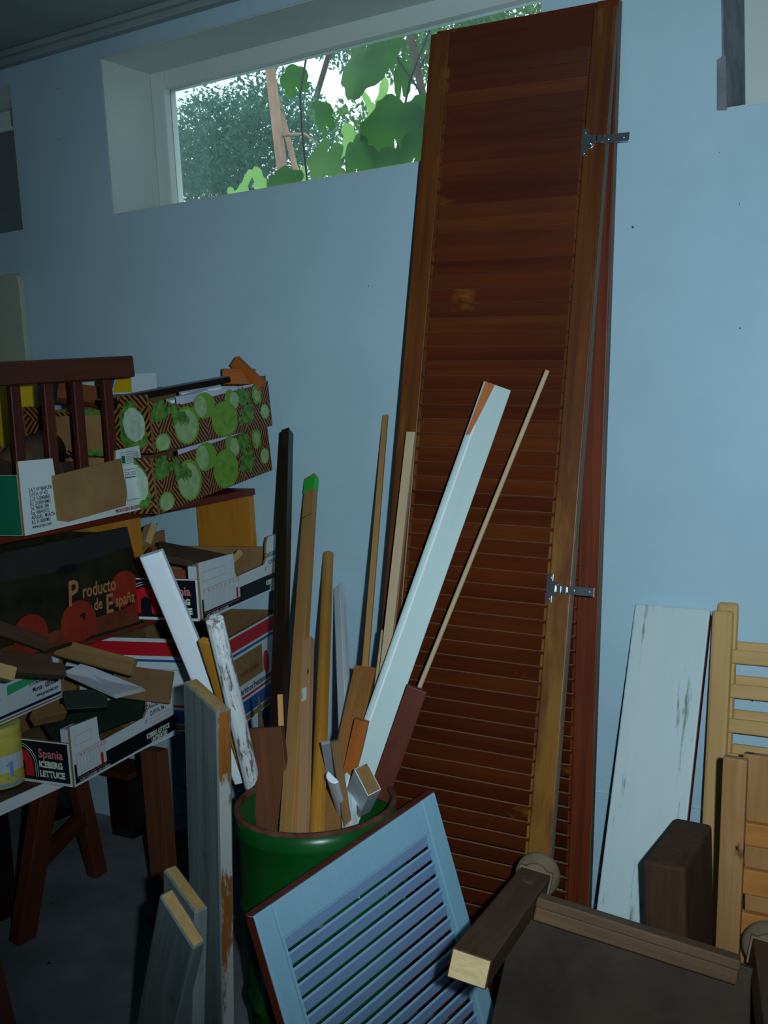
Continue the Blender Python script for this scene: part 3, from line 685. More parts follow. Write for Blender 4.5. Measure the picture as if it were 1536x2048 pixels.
def iceberg(A, direction, L, Wd, H, label, n1, n2):
    hh = .55*H
    side = [(0, 0), (L, 0), (L, H*1.05), (n2+.02, H*1.04), (n2+.008, H*.9), (n2, hh+.012), (n2-.012, hh), (n1+.006, hh-.004), (n1, hh+.008), (n1-.002, H*.96), (0, H)]
    front = [(0, 0), (Wd-.0124, 0), (Wd-.0124, H*.72), (0, H*.72)]
    th, s, f = crate('lettuce_crate', label, 'crate', A, direction, L, Wd, H, side, front, ('card_white', 'kraft'), 'lettuce cartons with black and white print')
    bh = H*.30
    sidepr(s, 'p_black', [(.012, .006), (L-.002, .006), (L-.002, bh*1.12), (n1+.02, bh*1.05), (n1+.02, .006+bh*.35), (.012, .006+bh*.35)])
    sidepr(s, 'p_black', [(.004, .006), (.012, .006), (.012, bh*1.2), (.004, bh*1.2)], 'printed_area')
    frame_print(s, 'p_pink', .014, .016, n1+.016, .016+H*.42, .0011, [.014+(n1+.002)*k/8*.92 for k in range(1, 8)])
    cw = (n1+.002)*.92/8
    for k, tx in enumerate(('7', '8', '9', '10', '12', '15', '16', '18', 'CAT')):
        letters(s, tx, .0125, (.0165+cw*k, -.0004, .016+H*.34), X, Z_, 'p_red', .62 if len(tx) > 1 else .8)
    letters(s, 'I', .040, (n1-.004, -.0004, .022), X, Z_, 'p_red', 1.6, bold=.001)
    frame_print(s, 'p_pink', .012, .02+H*.52, n1*.72, .02+H*.68, .001)
    letters(s, 'N. EXP. Y COSECHERO - R.S.I. 21.0005/MU', .0085, (.02, -.0004, .007), X, Z_, 'p_white', .72, bold=.0001)
    letters(s, 'COAGUILAS, S.C.L.', .0185, (n2-.012, -.0004, H*.66), X, Z_, 'p_black', .72, bold=.0004)
    letters(s, 'O.P.F.H. 94', .0185, (n2+.012, -.0004, H*.52), X, Z_, 'p_black', .72, bold=.0004)
    letters(s, '©', .016, (n2-.012, -.0004, H*.42), X, Z_, 'p_black', .9)
    for k in range(3): letters(s, 'Ctra. de Lorca, km 1 - AGUILAS', .009, (n2+.006, -.0004, H*.45-.010*k), X, Z_, 'p_pink', .8)
    letters(s, 'ICEBERG LETTUCE', .017, (n2-.01, -.0004, .022), X, Z_, 'p_cream', .72, bold=.0009)
    letters(s, 'UNTREATED', .017, (n2+.01, -.0004, .007), X, Z_, 'p_cream', .72, bold=.0009)
    # front end: black field, red arch, words
    fw = Wd-.0124; b = BM()
    disc(b, (-.0004, Wd-.0062, 0), -Y_, Z_, rect(.004, .007, fw-.006, H*.70)); obj('printed_area', b, 'p_black', f, normals=False)
    def arch(cx, r1, z0, zt, mat, off, r2):
        b = BM(); n = 12; zc = zt-r1
        out = [(cx-r1, z0)]+[(cx-r1*math.cos(math.pi*k/n), zc+r1*math.sin(math.pi*k/n)) for k in range(n+1)]+[(cx+r1, z0)]
        inn = [(cx+r2, z0)]+[(cx+r2*math.cos(math.pi*k/n), zc+r2*math.sin(math.pi*k/n)) for k in range(n+1)]+[(cx-r2, z0)]
        for k in range(len(out)-1):
            j = len(inn)-1-k
            disc(b, (-off, Wd-.0062, 0), -Y_, Z_, [out[k], inn[j], inn[j-1], out[k+1]])
        obj('printed_arch', b, mat, f, normals=False)
    ca = fw-.155
    arch(ca, .054, .014, H*.66, 'p_white', .0006, .0525); arch(ca, .048, .014, H*.62, 'p_white', .0006, .0465); arch(ca, .041, .016, H*.57, 'p_red', .0008, .016)
    letters(f, 'Spania', .031, (-.0006, Wd-.0062-fw+.096, H*.44), -Y_, Z_, 'p_pink', .95, bold=.0008)
    letters(f, 'ICEBERG', .021, (-.0006, Wd-.0062-fw+.096, H*.28), -Y_, Z_, 'p_cream', .88, bold=.0012)
    letters(f, 'LETTUCE', .021, (-.0006, Wd-.0062-fw+.096, H*.12), -Y_, Z_, 'p_cream', .88, bold=.0012)
    b = BM(); box(b, .0065, .05, .0065, .035, H*.3, H*.93); obj('corner_flap', b, 'card_grey', th)
    return th
A1 = atz(150, 1575, TZ); E1 = atz(371, 1452, TZ)
d1 = (E1-A1).normalized(); L1 = (E1-A1).length
C1 = iceberg(A1, d1, L1, .42, .148, 'front lettuce carton with red arch at the edge of the low table', L1*.22, L1*.64)
# carton with red, white and blue print, then the second lettuce carton on it
E2 = aty(580, 1165, -.05); A2 = atz(405, 1243, E2.z)
d2 = (E2-A2).normalized(); L2 = (E2-A2).length
ZR = .785; RT = atz(447, 1283, ZR); RE = atz(571, 1213, ZR); d3 = RE-RT
if RE.y > -.03: d3 = d3*((-.03-RT.y)/d3.y)
LR = d3.length; d3.normalize(); RB = V((RT.x, RT.y, TZ+.0005)); HB = ZR-TZ-.0005
side = [(0, 0), (LR, 0), (LR, HB), (LR*.7, HB), (LR*.25, HB), (0, HB)]
front = [(0, 0), (.4476, 0), (.4476, HB), (0, HB)]
th, s, f = crate('cardboard_box', 'red, white and blue printed carton under the second lettuce carton', 'box', RB, d3, LR, .46, HB, side, front, ('card_white', 'kraft_dk'))
def band(z0, z1, mat, nm='printed_stripe'):
    b = BM(); disc(b, (0, -.0005, 0), X, Z_, [(0.001, z0), (LR-.001, z0), (LR-.001, z1), (.001, z1)]); disc(b, (-.0005, .455, 0), -Y_, Z_, rect(.0, z0, .4535, z1)); obj(nm, b, mat, s, normals=False)
band(.004, .018, 'kraft'); band(.022, .060, 'p_blue'); band(.067, .074, 'p_red'); band(HB-.058, HB-.051, 'p_blue'); band(HB-.044, HB-.006, 'p_red')
sidepr(s, 'kraft', rect(LR*.12, .108, LR*.62, HB-.066), 'kraft_window', .0007)
letters(s, 'macht Kinder', .026, (LR*.2, -.001, .13), X, Z_, 'scrap_red', .9, shear=.3, bold=.0005)
letters(s, 'macht Kinder froh und Erwachsene ebenso!', .0235, (.012, -.0006, .081), X, Z_, 'p_navy', .80*LR/.45, bold=.0007)
b = BM(); disc(b, (LR*.68, -.0009, .13), X, Z_, ell(.02, .034, 20)); obj('printed_dot', b, 'p_red', s, normals=False)
b = BM(); fo, fu, fv = V((-.002, .456, HB)), V((0, -1, 0)), V((-.62, 0, -.78))
prism(b, rect(0, 0, .454, .085), fo, fu, fv, (.003, 0, .003)); fl = obj('open_flap', b, 'card_white', th)
for mt, v0, v1 in (('p_red', .006, .046), ('p_blue', .056, .063)):
    b = BM(); disc(b, fo+V((-.0008, 0, -.0006)), fu, fv, rect(0.001, v0, .453, v1)); obj('printed_stripe', b, mt, fl, normals=False)
C2 = iceberg(A2, d2, L2, .42, .148, 'second lettuce carton holding boards, on top of the red and blue carton', L2*.36, L2*.72)
# crate of the melon grower: white with kraft end, on the front lettuce carton
MZ = TZ+.151
Mr = atz(124, 1395, MZ); Ml = atz(0, 1450, MZ)
dm = (Mr-Ml).normalized(); LM = .50; MA = Mr-dm*LM
hM = .145
side = [(0, 0), (LM, 0), (LM, hM), (LM-.06, hM), (LM-.10, hM*.80), (.12, hM*.72), (.06, hM), (0, hM)]
th, s, f = crate('melon_crate', 'white and blue printed crate full of wood scraps above the yellow tin', 'crate', MA, dm, LM, .30, hM, side, [(0, 0), (.2876, 0), (.2876, hM*.8), (0, hM*.8)], ('card_white', 'kraft'))
sidepr(s, 'p_navy', rect(.002, .012, LM-.002, .019)); sidepr(s, 'kraft', rect(.002, .004, LM-.002, .008))
xr = LM-.012
letters(s, 'So los Marinos del Mar Menor', .011, (xr, -.0004, .063), X, Z_, 'p_navy', .75, 'RIGHT', bold=.0003)
letters(s, 'Murcia - ESPAÑA', .017, (xr, -.0004, .045), X, Z_, 'p_navy', .75, 'RIGHT', bold=.0006)
letters(s, 'www.prosomel.com', .013, (xr, -.0004, .029), X, Z_, 'p_navy', .75, 'RIGHT', bold=.0005)
sidepr(s, 'p_mint', [(LM-.19, .062), (LM-.04, .074), (LM-.04, .088), (LM-.19, .086)], 'green_sticker', .0007)
frame_print(s, 'p_navy', LM-.095, .088, LM-.022, .13, .0014)
frame_print(s, 'p_navy', LM-.30, .055, LM-.215, .09, .0018)
b = BM(); box(b, LM+.0005, LM+.012, -.002, .29, .0, hM*.93); obj('kraft_end', b, 'kraft', th)['label'] = 'bare kraft end flap'

# watermelon carton standing on the lower shelf
Wr = atx(285, 1216, -1.925); Wz = S1
wl_, wh = .46, .262
th = thing('fruit_carton', 'dark carton printed with watermelon and tomatoes on the lower shelf', 'carton', basis((-1.925, Wr.y-wl_, Wz), (0, 1, 0), (-1, 0, 0), (0, 0, 1)))
top = [(0, wh*.93), (.1, wh*.96), (.24, wh*.9), (wl_*.6, wh), (wl_-.02, wh*.98)]
hole_disc = ell(.040, .012, 20)
b = BM(); prism(b, [(0, 0), (wl_, 0), (wl_-.004, wh*.5), (wl_-.03, wh*.97), (wl_*.55, wh*.97), (0, wh*.97)], (0, 0, 0), X, Z_, (0, .006, 0)); 
box(b, 0, .006, .0062, .2, 0, wh*.9); box(b, wl_-.03, wl_-.024, .0062, .2, 0, wh*.9); box(b, 0, wl_-.024, .2002, .206, 0, wh*.9); sd = obj('carton_walls', b, 'p_melon', th)
sidepr(sd, 'p_sky', [(0, wh*.72), (wl_*.4, wh*.70), (wl_-.02, wh*.78), (wl_-.032, wh*.96), (0, wh*.96)], 'printed_area')
sidepr(sd, 'p_wood', [(.0, .012), (wl_-.01, .006), (wl_-.014, wh*.20), (.0, wh*.16)], 'printed_area')
for cx, cz, r in ((wl_-.215, .052, .055), (wl_-.36, .055, .05), (wl_-.058, .10, .05), (wl_-.03, .05, .026)):
    sidepr(sd, 'p_tomato', ell(r, r*.92, 28, cx=cx, cy=cz), 'printed_tomato', .0006)
sidepr(sd, 'p_black', ell(.010, .008, 9, .9, 3, wl_-.20, .062), 'printed_stalk', .0008)
b = BM(); disc(b, (wl_-.235, -.0009, wh*.70), X, Z_, ell(.034, .011, 22)); obj('hand_hole', b, 'p_black', sd, normals=False)
letters(sd, 'P', .085, (wl_-.245, -.0006, .095), X, Z_, 'p_gold', .8, bold=.0014, shear=.1)
letters(sd, 'roducto', .047, (wl_-.198, -.0006, .105), X, Z_, 'p_gold', .72, bold=.0009, shear=.1)
letters(sd, 'de', .040, (wl_-.165, -.0006, .068), X, Z_, 'p_gold', .72, bold=.0009, shear=.1)
letters(sd, 'E', .066, (wl_-.128, -.0006, .052), X, Z_, 'p_gold', .8, bold=.0012, shear=.1)
letters(sd, 'spaña', .042, (wl_-.094, -.0006, .062), X, Z_, 'p_gold', .72, bold=.0009, shear=.1)

# white and green crate on the top shelf
GZ = 1.162; GA = atz(50, 1072, GZ); GE = atz(290, 1017, GZ); dg = (GE-GA).normalized(); LG = (GE-GA).length; hG = .158
side = [(0, 0), (LG, 0), (LG, hG), (LG-.10, hG*.97), (LG-.105, hG*.74), (.115, hG*.66), (.11, hG*.98), (0, hG)]
th, s, f = crate('green_end_crate', 'white crate with green end and kraft patch on the top shelf', 'crate', GA, dg, LG, .34, hG, side, [(0, 0), (.3276, 0), (.3276, hG*.82), (0, hG*.82)], ('card_white', 'kraft'))
b = BM(); disc(b, (-.0004, .334, 0), -Y_, Z_, rect(0, .001, .3275, hG*.815)); obj('green_end_print', b, 'p_green', f, normals=False)
b = BM(); prism(b, [(.105, .018), (.14, .010), (LG-.085, .018), (LG-.075, .05), (LG-.088, hG*.84), (LG-.14, hG*.82), (.10, hG*.74)], (0, -.0045, 0), X, Z_, (0, .004, 0)); obj('kraft_patch', b, 'kraft', th)['label'] = 'torn kraft cardboard patch'
for k, tx in enumerate(('S.A.T. Nº 9804 UPA', 'O.P.F.H. Nº 432', 'C.I.F. V-30406860', 'R.S. 21/09014/MU', 'Tel. 968/411384', 'Fax. 968/413712', 'AGUILAS - MURCIA', 'R.S. 01.0000/MU', 'www.uropol.com')):
    letters(s, tx, .0115, (.024, -.0004, .090-.0098*k), X, Z_, 'p_black', .78, bold=.0002)
frame_print(s, 'p_teal', LG-.072, .028, LG-.018, .084, .0014); frame_print(s, 'p_teal', LG-.072, .084, LG-.018, .104, .0014)
letters(s, 'CAL./SIZE', .013, (LG-.07, -.0004, .089), X, Z_, 'p_black', .8)
frame_print(s, 'p_teal', LG-.082, .118, LG-.016, .146, .001); sidepr(s, 'p_green', rect(LG-.08, .12, LG-.066, .138), off=.0007)
for k in range(4): letters(s, 'PRODUCTOS HORTICOLAS', .006, (LG-.062, -.0006, .138-.0055*k), X, Z_, 'p_black', .7)
letters(s, 'PRODUCIDO EN ESPAÑA', .0115, (LG-.122, -.0004, .005), X, Z_, 'p_maroon', .86, bold=.0005)

# vegetable print boxes, stacked
def veg_disc(par, mat, plane, pts, off):
    b = BM()
    if plane == 's': disc(b, (0, -off, 0), X, Z_, pts)
    else: disc(b, (-off, plane, 0), -Y_, Z_, pts)
    return obj('printed_vegetable', b, mat, par, normals=False)
def veg_side(s, L, H):
    k = L/.45; j = H/.145
    def e(mat, cx, cz, rx, rz_, off, **kw): veg_disc(s, mat, 's', [(px, min(max(pz, .002), H*.99)) for px, pz in ell(rx*k, rz_*j, 26, cx=cx*k, cy=cz*j, **kw)], off)
    e('v_mid', .03, .11, .028, .03, .0004, wob=.5, seed=2); e('v_rim', .028, .024, .026, .026, .0006); e('v_light', .028, .024, .022, .022, .0008)
    e('v_rim', .115, .058, .044, .055, .0006, rot=.2); e('v_light', .113, .056, .038, .048, .0008, rot=.2); e('v_mid', .085, .092, .038, .022, .0010, wob=.8, seed=5, rot=-.6)
    e('v_rim', .185, .105, .040, .038, .0006, wob=.1); e('v_light', .172, .105, .022, .032, .0008)
    e('v_rim', .255, .052, .050, .055, .0008); e('v_apple', .253, .048, .045, .048, .0010)
    e('v_rim', .285, .112, .020, .028, .0006); e('v_light', .300, .104, .018, .026, .0008); e('v_mid', .335, .112, .032, .026, .0007, wob=.5, seed=8)
    e('v_mid', .345, .055, .038, .03, .0006, wob=.9, seed=9, rot=.5); e('v_apple', .395, .11, .020, .030, .0008, wob=.2); e('v_light', .395, .108, .012, .020, .0010)
    e('v_rim', .422, .05, .020, .024, .0006); e('v_light', .422, .05, .017, .021, .0008)
def vegbox(label, A, dr, L, Wd, H, notch, top):
    side = [(0, 0), (L, 0), (L, H)] + ([(L*.86, H*1.0), (L*.80, H*.93), (.14*L, H*.90), (.02, H*.98)] if notch else [(L*.9, H), (L*.86, H*.94), (.25*L, H*.82), (.14*L, H*.9)]) + [(0, H)]
    fr = [(0, 0), (Wd-.0124, 0), (Wd-.0124, H*(1.12 if top else 1)), (Wd-.105, H*(1.12 if top else 1)), (Wd-.11, H*.86), (.10, H*.86), (.09, H), (0, H)]
    th, s, f = crate('vegetable_box', label, 'box', A, dr, L, Wd, H, side, fr, ('weave', 'kraft_dk'), 'vegetable-print boxes on the top shelf')
    veg_side(s, L, H)
    fw = Wd-.0124; pl = Wd-.0062
    veg_disc(f, 'v_mid', pl, ell(.045, H*.46, 26, .25, 4, fw-.055, H*.52), .0006); veg_disc(f, 'v_white', pl, ell(.034, H*.33, 24, .12, 6, fw-.05, H*.56), .0009)
    veg_disc(f, 'v_apple', pl, ell(.03, .04, 22, .1, 6, fw-.30, H*.45), .0006); veg_disc(f, 'v_mid', pl, ell(.05, .02, 22, .5, 9, fw-.2, H*.1), .0005); veg_disc(f, 'v_light', pl, ell(.02, .022, 22, 0, 9, fw-.275, H*.3), .0009)
    veg_disc(f, 'v_mid', pl, ell(.06, .012, 22, .5, 19, fw-.2, H*.8), .0005)
    if top:
        b = BM(); disc(b, (-.0012, pl, 0), -Y_, Z_, rect(fw-.31, .012, fw-.118, H*.78)); obj('kraft_label', b, 'kraft', f, normals=False)
    # white folded liner bands
    b = BM(); box(b, L*.22, L*.9, .0065, .010, H*.6, H*.985); obj('liner_flap', b, 'card_lilac', th)
    return th
VA = atz(320, 1028, S2+.002); VE = aty(545, 940, -.05); tV = -(ROT.transposed() @ (VA-CAM)).z
VA2 = at(311, 906, tV+.0); VE2 = aty(545, 851, -.05)
vegbox('lower vegetable-print box on the top shelf beside the wall', VA, VE-VA, (VE-VA).length, .36, .140, True, False)
zB = VA2
vegbox('upper vegetable-print box heaped with white and brown scraps', zB, VE2-VA2, (VE2-VA2).length, .43, .128, False, True)

# ------------------------------------------------------------------ loose things in and on the crates
def rod(name, label, cat, a, c, w_, t_, mat, face=(0, -.3, 1), group=None, bev=.002, end=None):
    return plank(name, label, cat, a, c, w_, t_, mat, face, None, bev, group, end)
GS = 'wood scraps lying on the left crates'
# dark slatted bed end standing in the green crate
ra = at(262, 733, 2.60); rb = at(-60, 760, 2.27)
xd = (rb-ra).normalized(); dnv = V((0, 0, -1)); yd = xd.cross(V((0, 0, 1))).normalized()
SE = thing('slatted_bed_end', 'dark slatted bed end with thick top rail standing in the green-ended crate', 'bed end', basis(ra, -xd, -yd if yd.x < 0 else yd, V((0, 0, 1))))
m_x = -xd; m_z = V((0, 0, 1)); m_y = m_z.cross(m_x).normalized(); SE.matrix_world = basis(ra, m_x, m_y, m_z)
b = BM(); box(b, -.62, 0, -.014, .024, -.026, .026); b.normal_update()
for f in b.faces:
    if f.normal.x > .9: f.material_index = 1
obj('top_rail', b, ['rail_dark', 'edge_tan'], SE, bev=.004)
for k, xs in enumerate((-.075, -.160, -.240, -.325, -.41)):
    b = BM(); box(b, xs-.013, xs+.013, -.004, .014, -.245, -.0265); m = Matrix.Translation((xs, 0, 0)) @ Matrix.Rotation(.045, 4, 'Y') @ Matrix.Translation((-xs, 0, 0))
    obj('slat', b, 'slat_dark', SE, m, bev=.003)
# on the vegetable boxes
Z1 = zB.z+.165
rod('dark_lath', 'long black-brown lath across the upper vegetable-print box', 'lath', at(195, 800, 2.72), at(455, 752, 2.92), .035, .016, 'near_black', (-.3, -.8, .5))
rod('wooden_block', 'orange-brown angled wood block on the upper vegetable-print box', 'block', at(445, 752, 2.98), at(512, 752, 3.0), .045, .02, 'orange', (-.3, -1, .2))
rod('wooden_block', 'slanting orange-brown block at the wall end of the upper vegetable-print box', 'block', at(465, 722, 3.0), at(520, 775, 2.98), .034, .02, 'orange', (-.3, -1, .3))
rod('white_offcut', 'white plastic strip lying in the upper vegetable-print box', 'offcut', at(335, 800, 2.80), at(415, 778, 2.86), .026, .012, 'white', (-.2, -.8, .6))
rod('white_offcut', 'second white strip behind the first in the upper vegetable-print box', 'offcut', at(360, 785, 2.88), at(440, 772, 2.94), .02, .01, 'white', (-.2, -.8, .6))
rod('wooden_block', 'brown wedge of wood behind the dark slats', 'block', at(115, 778, 2.80), at(205, 790, 2.84), .05, .03, 'scrap_red', (-.3, -1, .4))
# yellow and blue carton behind the dark slats
yc = thing('printed_carton', 'yellow and blue printed carton behind the dark slats', 'carton', basis(at(-40, 900, 3.02), (1, 0, 0), (0, 1, 0), (0, 0, 1)))
b = BM(); box(b, -.1, .10, 0, .14, -.05, .21); o = obj('carton_walls', b, 'y_box', yc)
b = BM(); disc(b, (0, -.0005, 0), X, Z_, [(-.05, -.04), (-.02, -.04), (.07, .12), (.07, .17)]); disc(b, (0, -.0005, 0), X, Z_, [(.03, .0), (.095, -.04), (.095, .0), (.05, .1)]); obj('printed_stripe', b, 'p_blue', o, normals=False)
yb = thing('printed_carton', 'flat yellow and blue carton just right of the dark top rail', 'carton', basis(at(225, 775, 3.0), (1, 0, 0), (0, 1, 0), (0, 0, 1)))
b = BM(); box(b, -.2, .075, 0, .10, -.02, .035); o = obj('carton_walls', b, 'card_white', yb)
b = BM(); disc(b, (0, -.0005, 0), X, Z_, [(0, -.015), (.074, -.015), (.074, .034), (.02, .034)]); obj('printed_area', b, 'y_box', o, normals=False)
b = BM(); disc(b, (0, -.0005, 0), X, Z_, [(-.04, -.015), (-.005, -.015), (.018, .034), (-.02, .034)]); obj('printed_stripe', b, 'p_blue', o, normals=False)
# round log and scraps in the green crate
b = BM(); tube(b, [at(20, 950, 2.47), at(45, 925, 2.50), at(95, 900, 2.62)], [.05, .052, .05], 14); tag(obj('log_piece', b, 'scrap_dk'), 'stubby dark log piece sticking out of the green-ended crate', 'log')
rod('wooden_block', 'brown block leaning in the left of the green-ended crate', 'block', at(-10, 905, 2.55), at(90, 880, 2.62), .04, .03, 'scrap', (-.2, -1, .4))
rod('wooden_block', 'grey-brown block low behind the kraft patch', 'block', at(105, 930, 2.56), at(180, 925, 2.74), .04, .03, 'scrap_dk', (-.2, -.6, 1))
# boards in the second lettuce carton
rod('wooden_board', 'wide dark grey-brown board lying in the second lettuce carton', 'board', at(318, 1095, 2.80), at(455, 1122, 2.86), .075, .02, 'scrap_dk', (-.6, -.8, .5))
rod('wooden_board', 'tan board end sticking up in the second lettuce carton', 'board', at(430, 1145, 2.78), at(470, 1105, 2.88), .04, .018, 'scrap_lt', (-.3, -1, .4))
rod('wooden_block', 'reddish block at the left in the second lettuce carton', 'block', at(295, 1100, 2.86), at(340, 1100, 2.9), .05, .03, 'scrap_red', (-.5, -1, .3))
rod('wooden_block', 'knotty tan block leaning by the shelf post', 'block', at(283, 1085, 2.90), at(296, 1048, 2.93), .04, .02, 'scrap_lt', (-.3, -1, .3))
rod('wooden_block', 'red-brown block edge behind the peeling stick in the second lettuce carton', 'block', at(330, 1150, 2.72), at(372, 1150, 2.74), .03, .02, 'scrap_red', (-.3, -1, .3))
# scraps on the melon crate
rod('wooden_strip', 'dark grey-brown strip lying topmost at the back of the melon crate', 'strip', at(-20, 1248, 2.30), at(98, 1290, 2.42), .032, .018, 'scrap_dk', (.1, -1, .6), GS)
rod('wooden_strip', 'olive brown strip behind the topmost dark strip on the melon crate', 'strip', at(-20, 1228, 2.36), at(66, 1262, 2.46), .03, .02, 'scrap', (.1, -1, .6), GS)
rod('wooden_strip', 'thin grey-brown strip between the two thicker ones on the melon crate', 'strip', at(-20, 1308, 2.26), at(104, 1316, 2.36), .022, .014, 'scrap_dk', (.1, -1, .6), GS)
rod('wooden_strip', 'thick grey-brown strip pointing over the rim of the melon crate', 'strip', at(-20, 1328, 2.22), at(132, 1338, 2.34), .032, .02, 'scrap_dk', (.1, -1, .6), GS, end='scrap')
rod('wooden_block', 'pale block end at the left edge over the melon crate', 'block', at(-30, 1332, 2.18), at(32, 1348, 2.22), .030, .03, 'scrap_lt', (.1, -1, .6), GS)
rod('wooden_strip', 'light strip standing inside the melon crate', 'strip', at(16, 1310, 2.42), at(26, 1272, 2.45), .03, .012, 'scrap_lt', (.1, -1, .3), GS)
rod('wooden_block', 'red-brown block at the left inside the melon crate', 'block', at(-20, 1275, 2.45), at(10, 1285, 2.46), .04, .03, 'scrap_red', (.1, -1, .3), GS)
rod('wooden_batten', 'long brown batten lying from the melon crate over the front lettuce carton', 'batten', at(112, 1292, 2.52), at(266, 1334, 2.50), .042, .026, 'scrap', (.15, -1, .6), None, .003, 'scrap_lt')
# contents of the front lettuce carton
b = BM(); pts = [at(125, 1345, 2.56), at(165, 1326, 2.62), at(285, 1375, 2.70), at(225, 1390, 2.58)]
vs = [b.verts.new(p) for p in pts]; vs2 = [b.verts.new(p+V((0, .01, -.012))) for p in pts]
b.faces.new(vs); b.faces.new(vs2[::-1])
for i in range(4): b.faces.new((vs[i], vs2[i], vs2[(i+1) % 4], vs[(i+1) % 4]))
tag(obj('white_sheet', b, 'card_grey'), 'bent white sheet lying in the front lettuce carton', 'sheet')
rod('dark_board', 'dark green-grey board slanting across the front lettuce carton', 'board', at(100, 1470, 2.66), at(318, 1392, 2.86), .08, .012, 'dark_bits', (.4, -.8, .7))
rod('cardboard_flap', 'flat brown cardboard sheet behind the bent white sheet', 'cardboard', at(225, 1360, 2.72), at(345, 1375, 2.76), .085, .01, 'kraft_dk', (.2, -1, .6))
rod('wooden_block', 'rough grey-brown block inside the left of the front lettuce carton', 'block', at(70, 1428, 2.56), at(130, 1415, 2.62), .03, .03, 'scrap', (.2, -1, .6))
rod('plastic_scrap', 'dark green flat piece behind the batten in the front lettuce carton', 'scrap', at(130, 1400, 2.62), at(215, 1395, 2.66), .05, .03, 'dark_bits', (.2, -1, .6))

# yellow tin on the table
Tc = (atz(40, 1572, TZ)+V((-.062, .0, 0)))
Tc = V((Tc.x, Tc.y-.004, TZ+.0005))
th = thing('food_tin', 'yellow tin with a blue numeral on the low table', 'tin', Matrix.Translation(Tc))
b = BM(); r = .058; hT = .148
rg = lathe(b, [(r-.003, 0), (r, .003), (r, .03), (r-.0012, .034), (r, .038), (r, .075), (r-.0012, .079), (r, .083), (r, .12), (r-.0012, .124), (r, .128), (r, hT-.003), (r-.003, hT)], 40)
b.faces.new(rg[0][::-1]); b.faces.new(rg[-1]); obj('tin_body', b, 'tin', th, normals=False)
ca = math.atan2((CAM-Tc).y, (CAM-Tc).x)+.32
def on_tin(pts, mat, nm, off=.0006):
    b = BM()
    for poly in pts: b.faces.new([b.verts.new(((r+off)*math.cos(ca+p[0]/r), (r+off)*math.sin(ca+p[0]/r), p[1])) for p in poly])
    obj(nm, b, mat, th, normals=False)
on_tin([[(.004, .028), (.013, .028), (.013, .066), (.006, .066), (-.003, .058), (-.003, .053), (.004, .058)], [(-.003, .022), (.021, .022), (.021, .029), (-.003, .029)]], 'tin_blue', 'numeral_one')
on_tin([[(-.045+.01*i, .006), (-.035+.01*i, .006), (-.035+.01*i, .013), (-.045+.01*i, .013)] for i in range(8)], 'tin_blue', 'printed_stripe')
on_tin([[(-.046, .093), (-.040, .093), (-.030, .123), (-.036, .123)], [(-.030, .123), (-.024, .123), (-.014, .093), (-.020, .093)], [(-.040, .102), (-.020, .102), (-.022, .107), (-.038, .107)]], 'p_navy', 'letter_mark')
on_tin([[(-.06+.012*i, .040), (-.048+.012*i, .040), (-.048+.012*i, .082), (-.06+.012*i, .082)] for i in range(9)], 'tin_pale', 'pale_band', .0003)

# cream board against the wall at the far left
p = aty(42, 545, -.03); q = aty(-80, 545, -.03)
HC = p.z-S2
b = BM(); W3 = p.x-q.x; prism(b, [(0, 0), (W3, 0), (W3-.004, HC-.03), (W3-.012, HC-.008), (W3-.03, HC), (0, HC-.004)], (0, 0, 0), X, Z_, (0, .022, 0))
tag(obj('cream_board', b, 'cream', None, Matrix.Translation((q.x, -.04, p.z-HC)), bev=.003), 'cream board standing against the wall at the far left, below the left window', 'board')

# ------------------------------------------------------------------ outdoors
M['bark'] = grain('pine_bark', '#8a6a58', '#b08e78', 'Z', 8, .3, .9, .1, .3)
M['bark_dk'] = grain('dark_bark', '#3c3530', '#5a4c42', 'Z', 8, .3, .9, .1, .3)
def leafmat(name, c1, c2, tl_=.5):
    k = NT(name); tc = k.n('ShaderNodeTexCoord'); n = k.n('ShaderNodeTexNoise', i_Scale=7, i_Detail=3); k.l(tc, 'Object', n, 'Vector')
    r = ramp(k, [(.3, c1), (.7, c2)]); k.l(n, 0, r, 0); k.l(r, 0, k.b, 'Base Color'); k.b.inputs['Roughness'].default_value = .5
    ts = k.n('ShaderNodeBsdfTranslucent'); k.l(r, 0, ts, 0); mx = k.n('ShaderNodeMixShader'); mx.inputs[0].default_value = tl_
    k.l(k.b, 0, mx, 1); k.l(ts, 0, mx, 2); k.l(mx, 0, k.t.nodes['Material Output'], 0)
    return k.m
M['leaf'] = leafmat('vine_leaf', '#28600e', '#4a8418')
M['leaf_lt'] = leafmat('light_vine_leaf', '#5c8a44', '#7ba856')
M['fig'] = leafmat('fig_leaf', '#8fc45c', '#b4e080')
M['far_leaf'] = leafmat('far_foliage', '#35604c', '#5a8a6e', .35)
M['far_leaf2'] = leafmat('near_foliage', '#3a6a34', '#6a9a4c', .35)
M['stem'] = flat('vine_stem', '#3a2f28', .8)
b = BM(); box(b, -30, 30, TH+.01, 40, -.3, -.05); o = struct('trim_6', b, 'floor'); o.name = 'ground_outside'
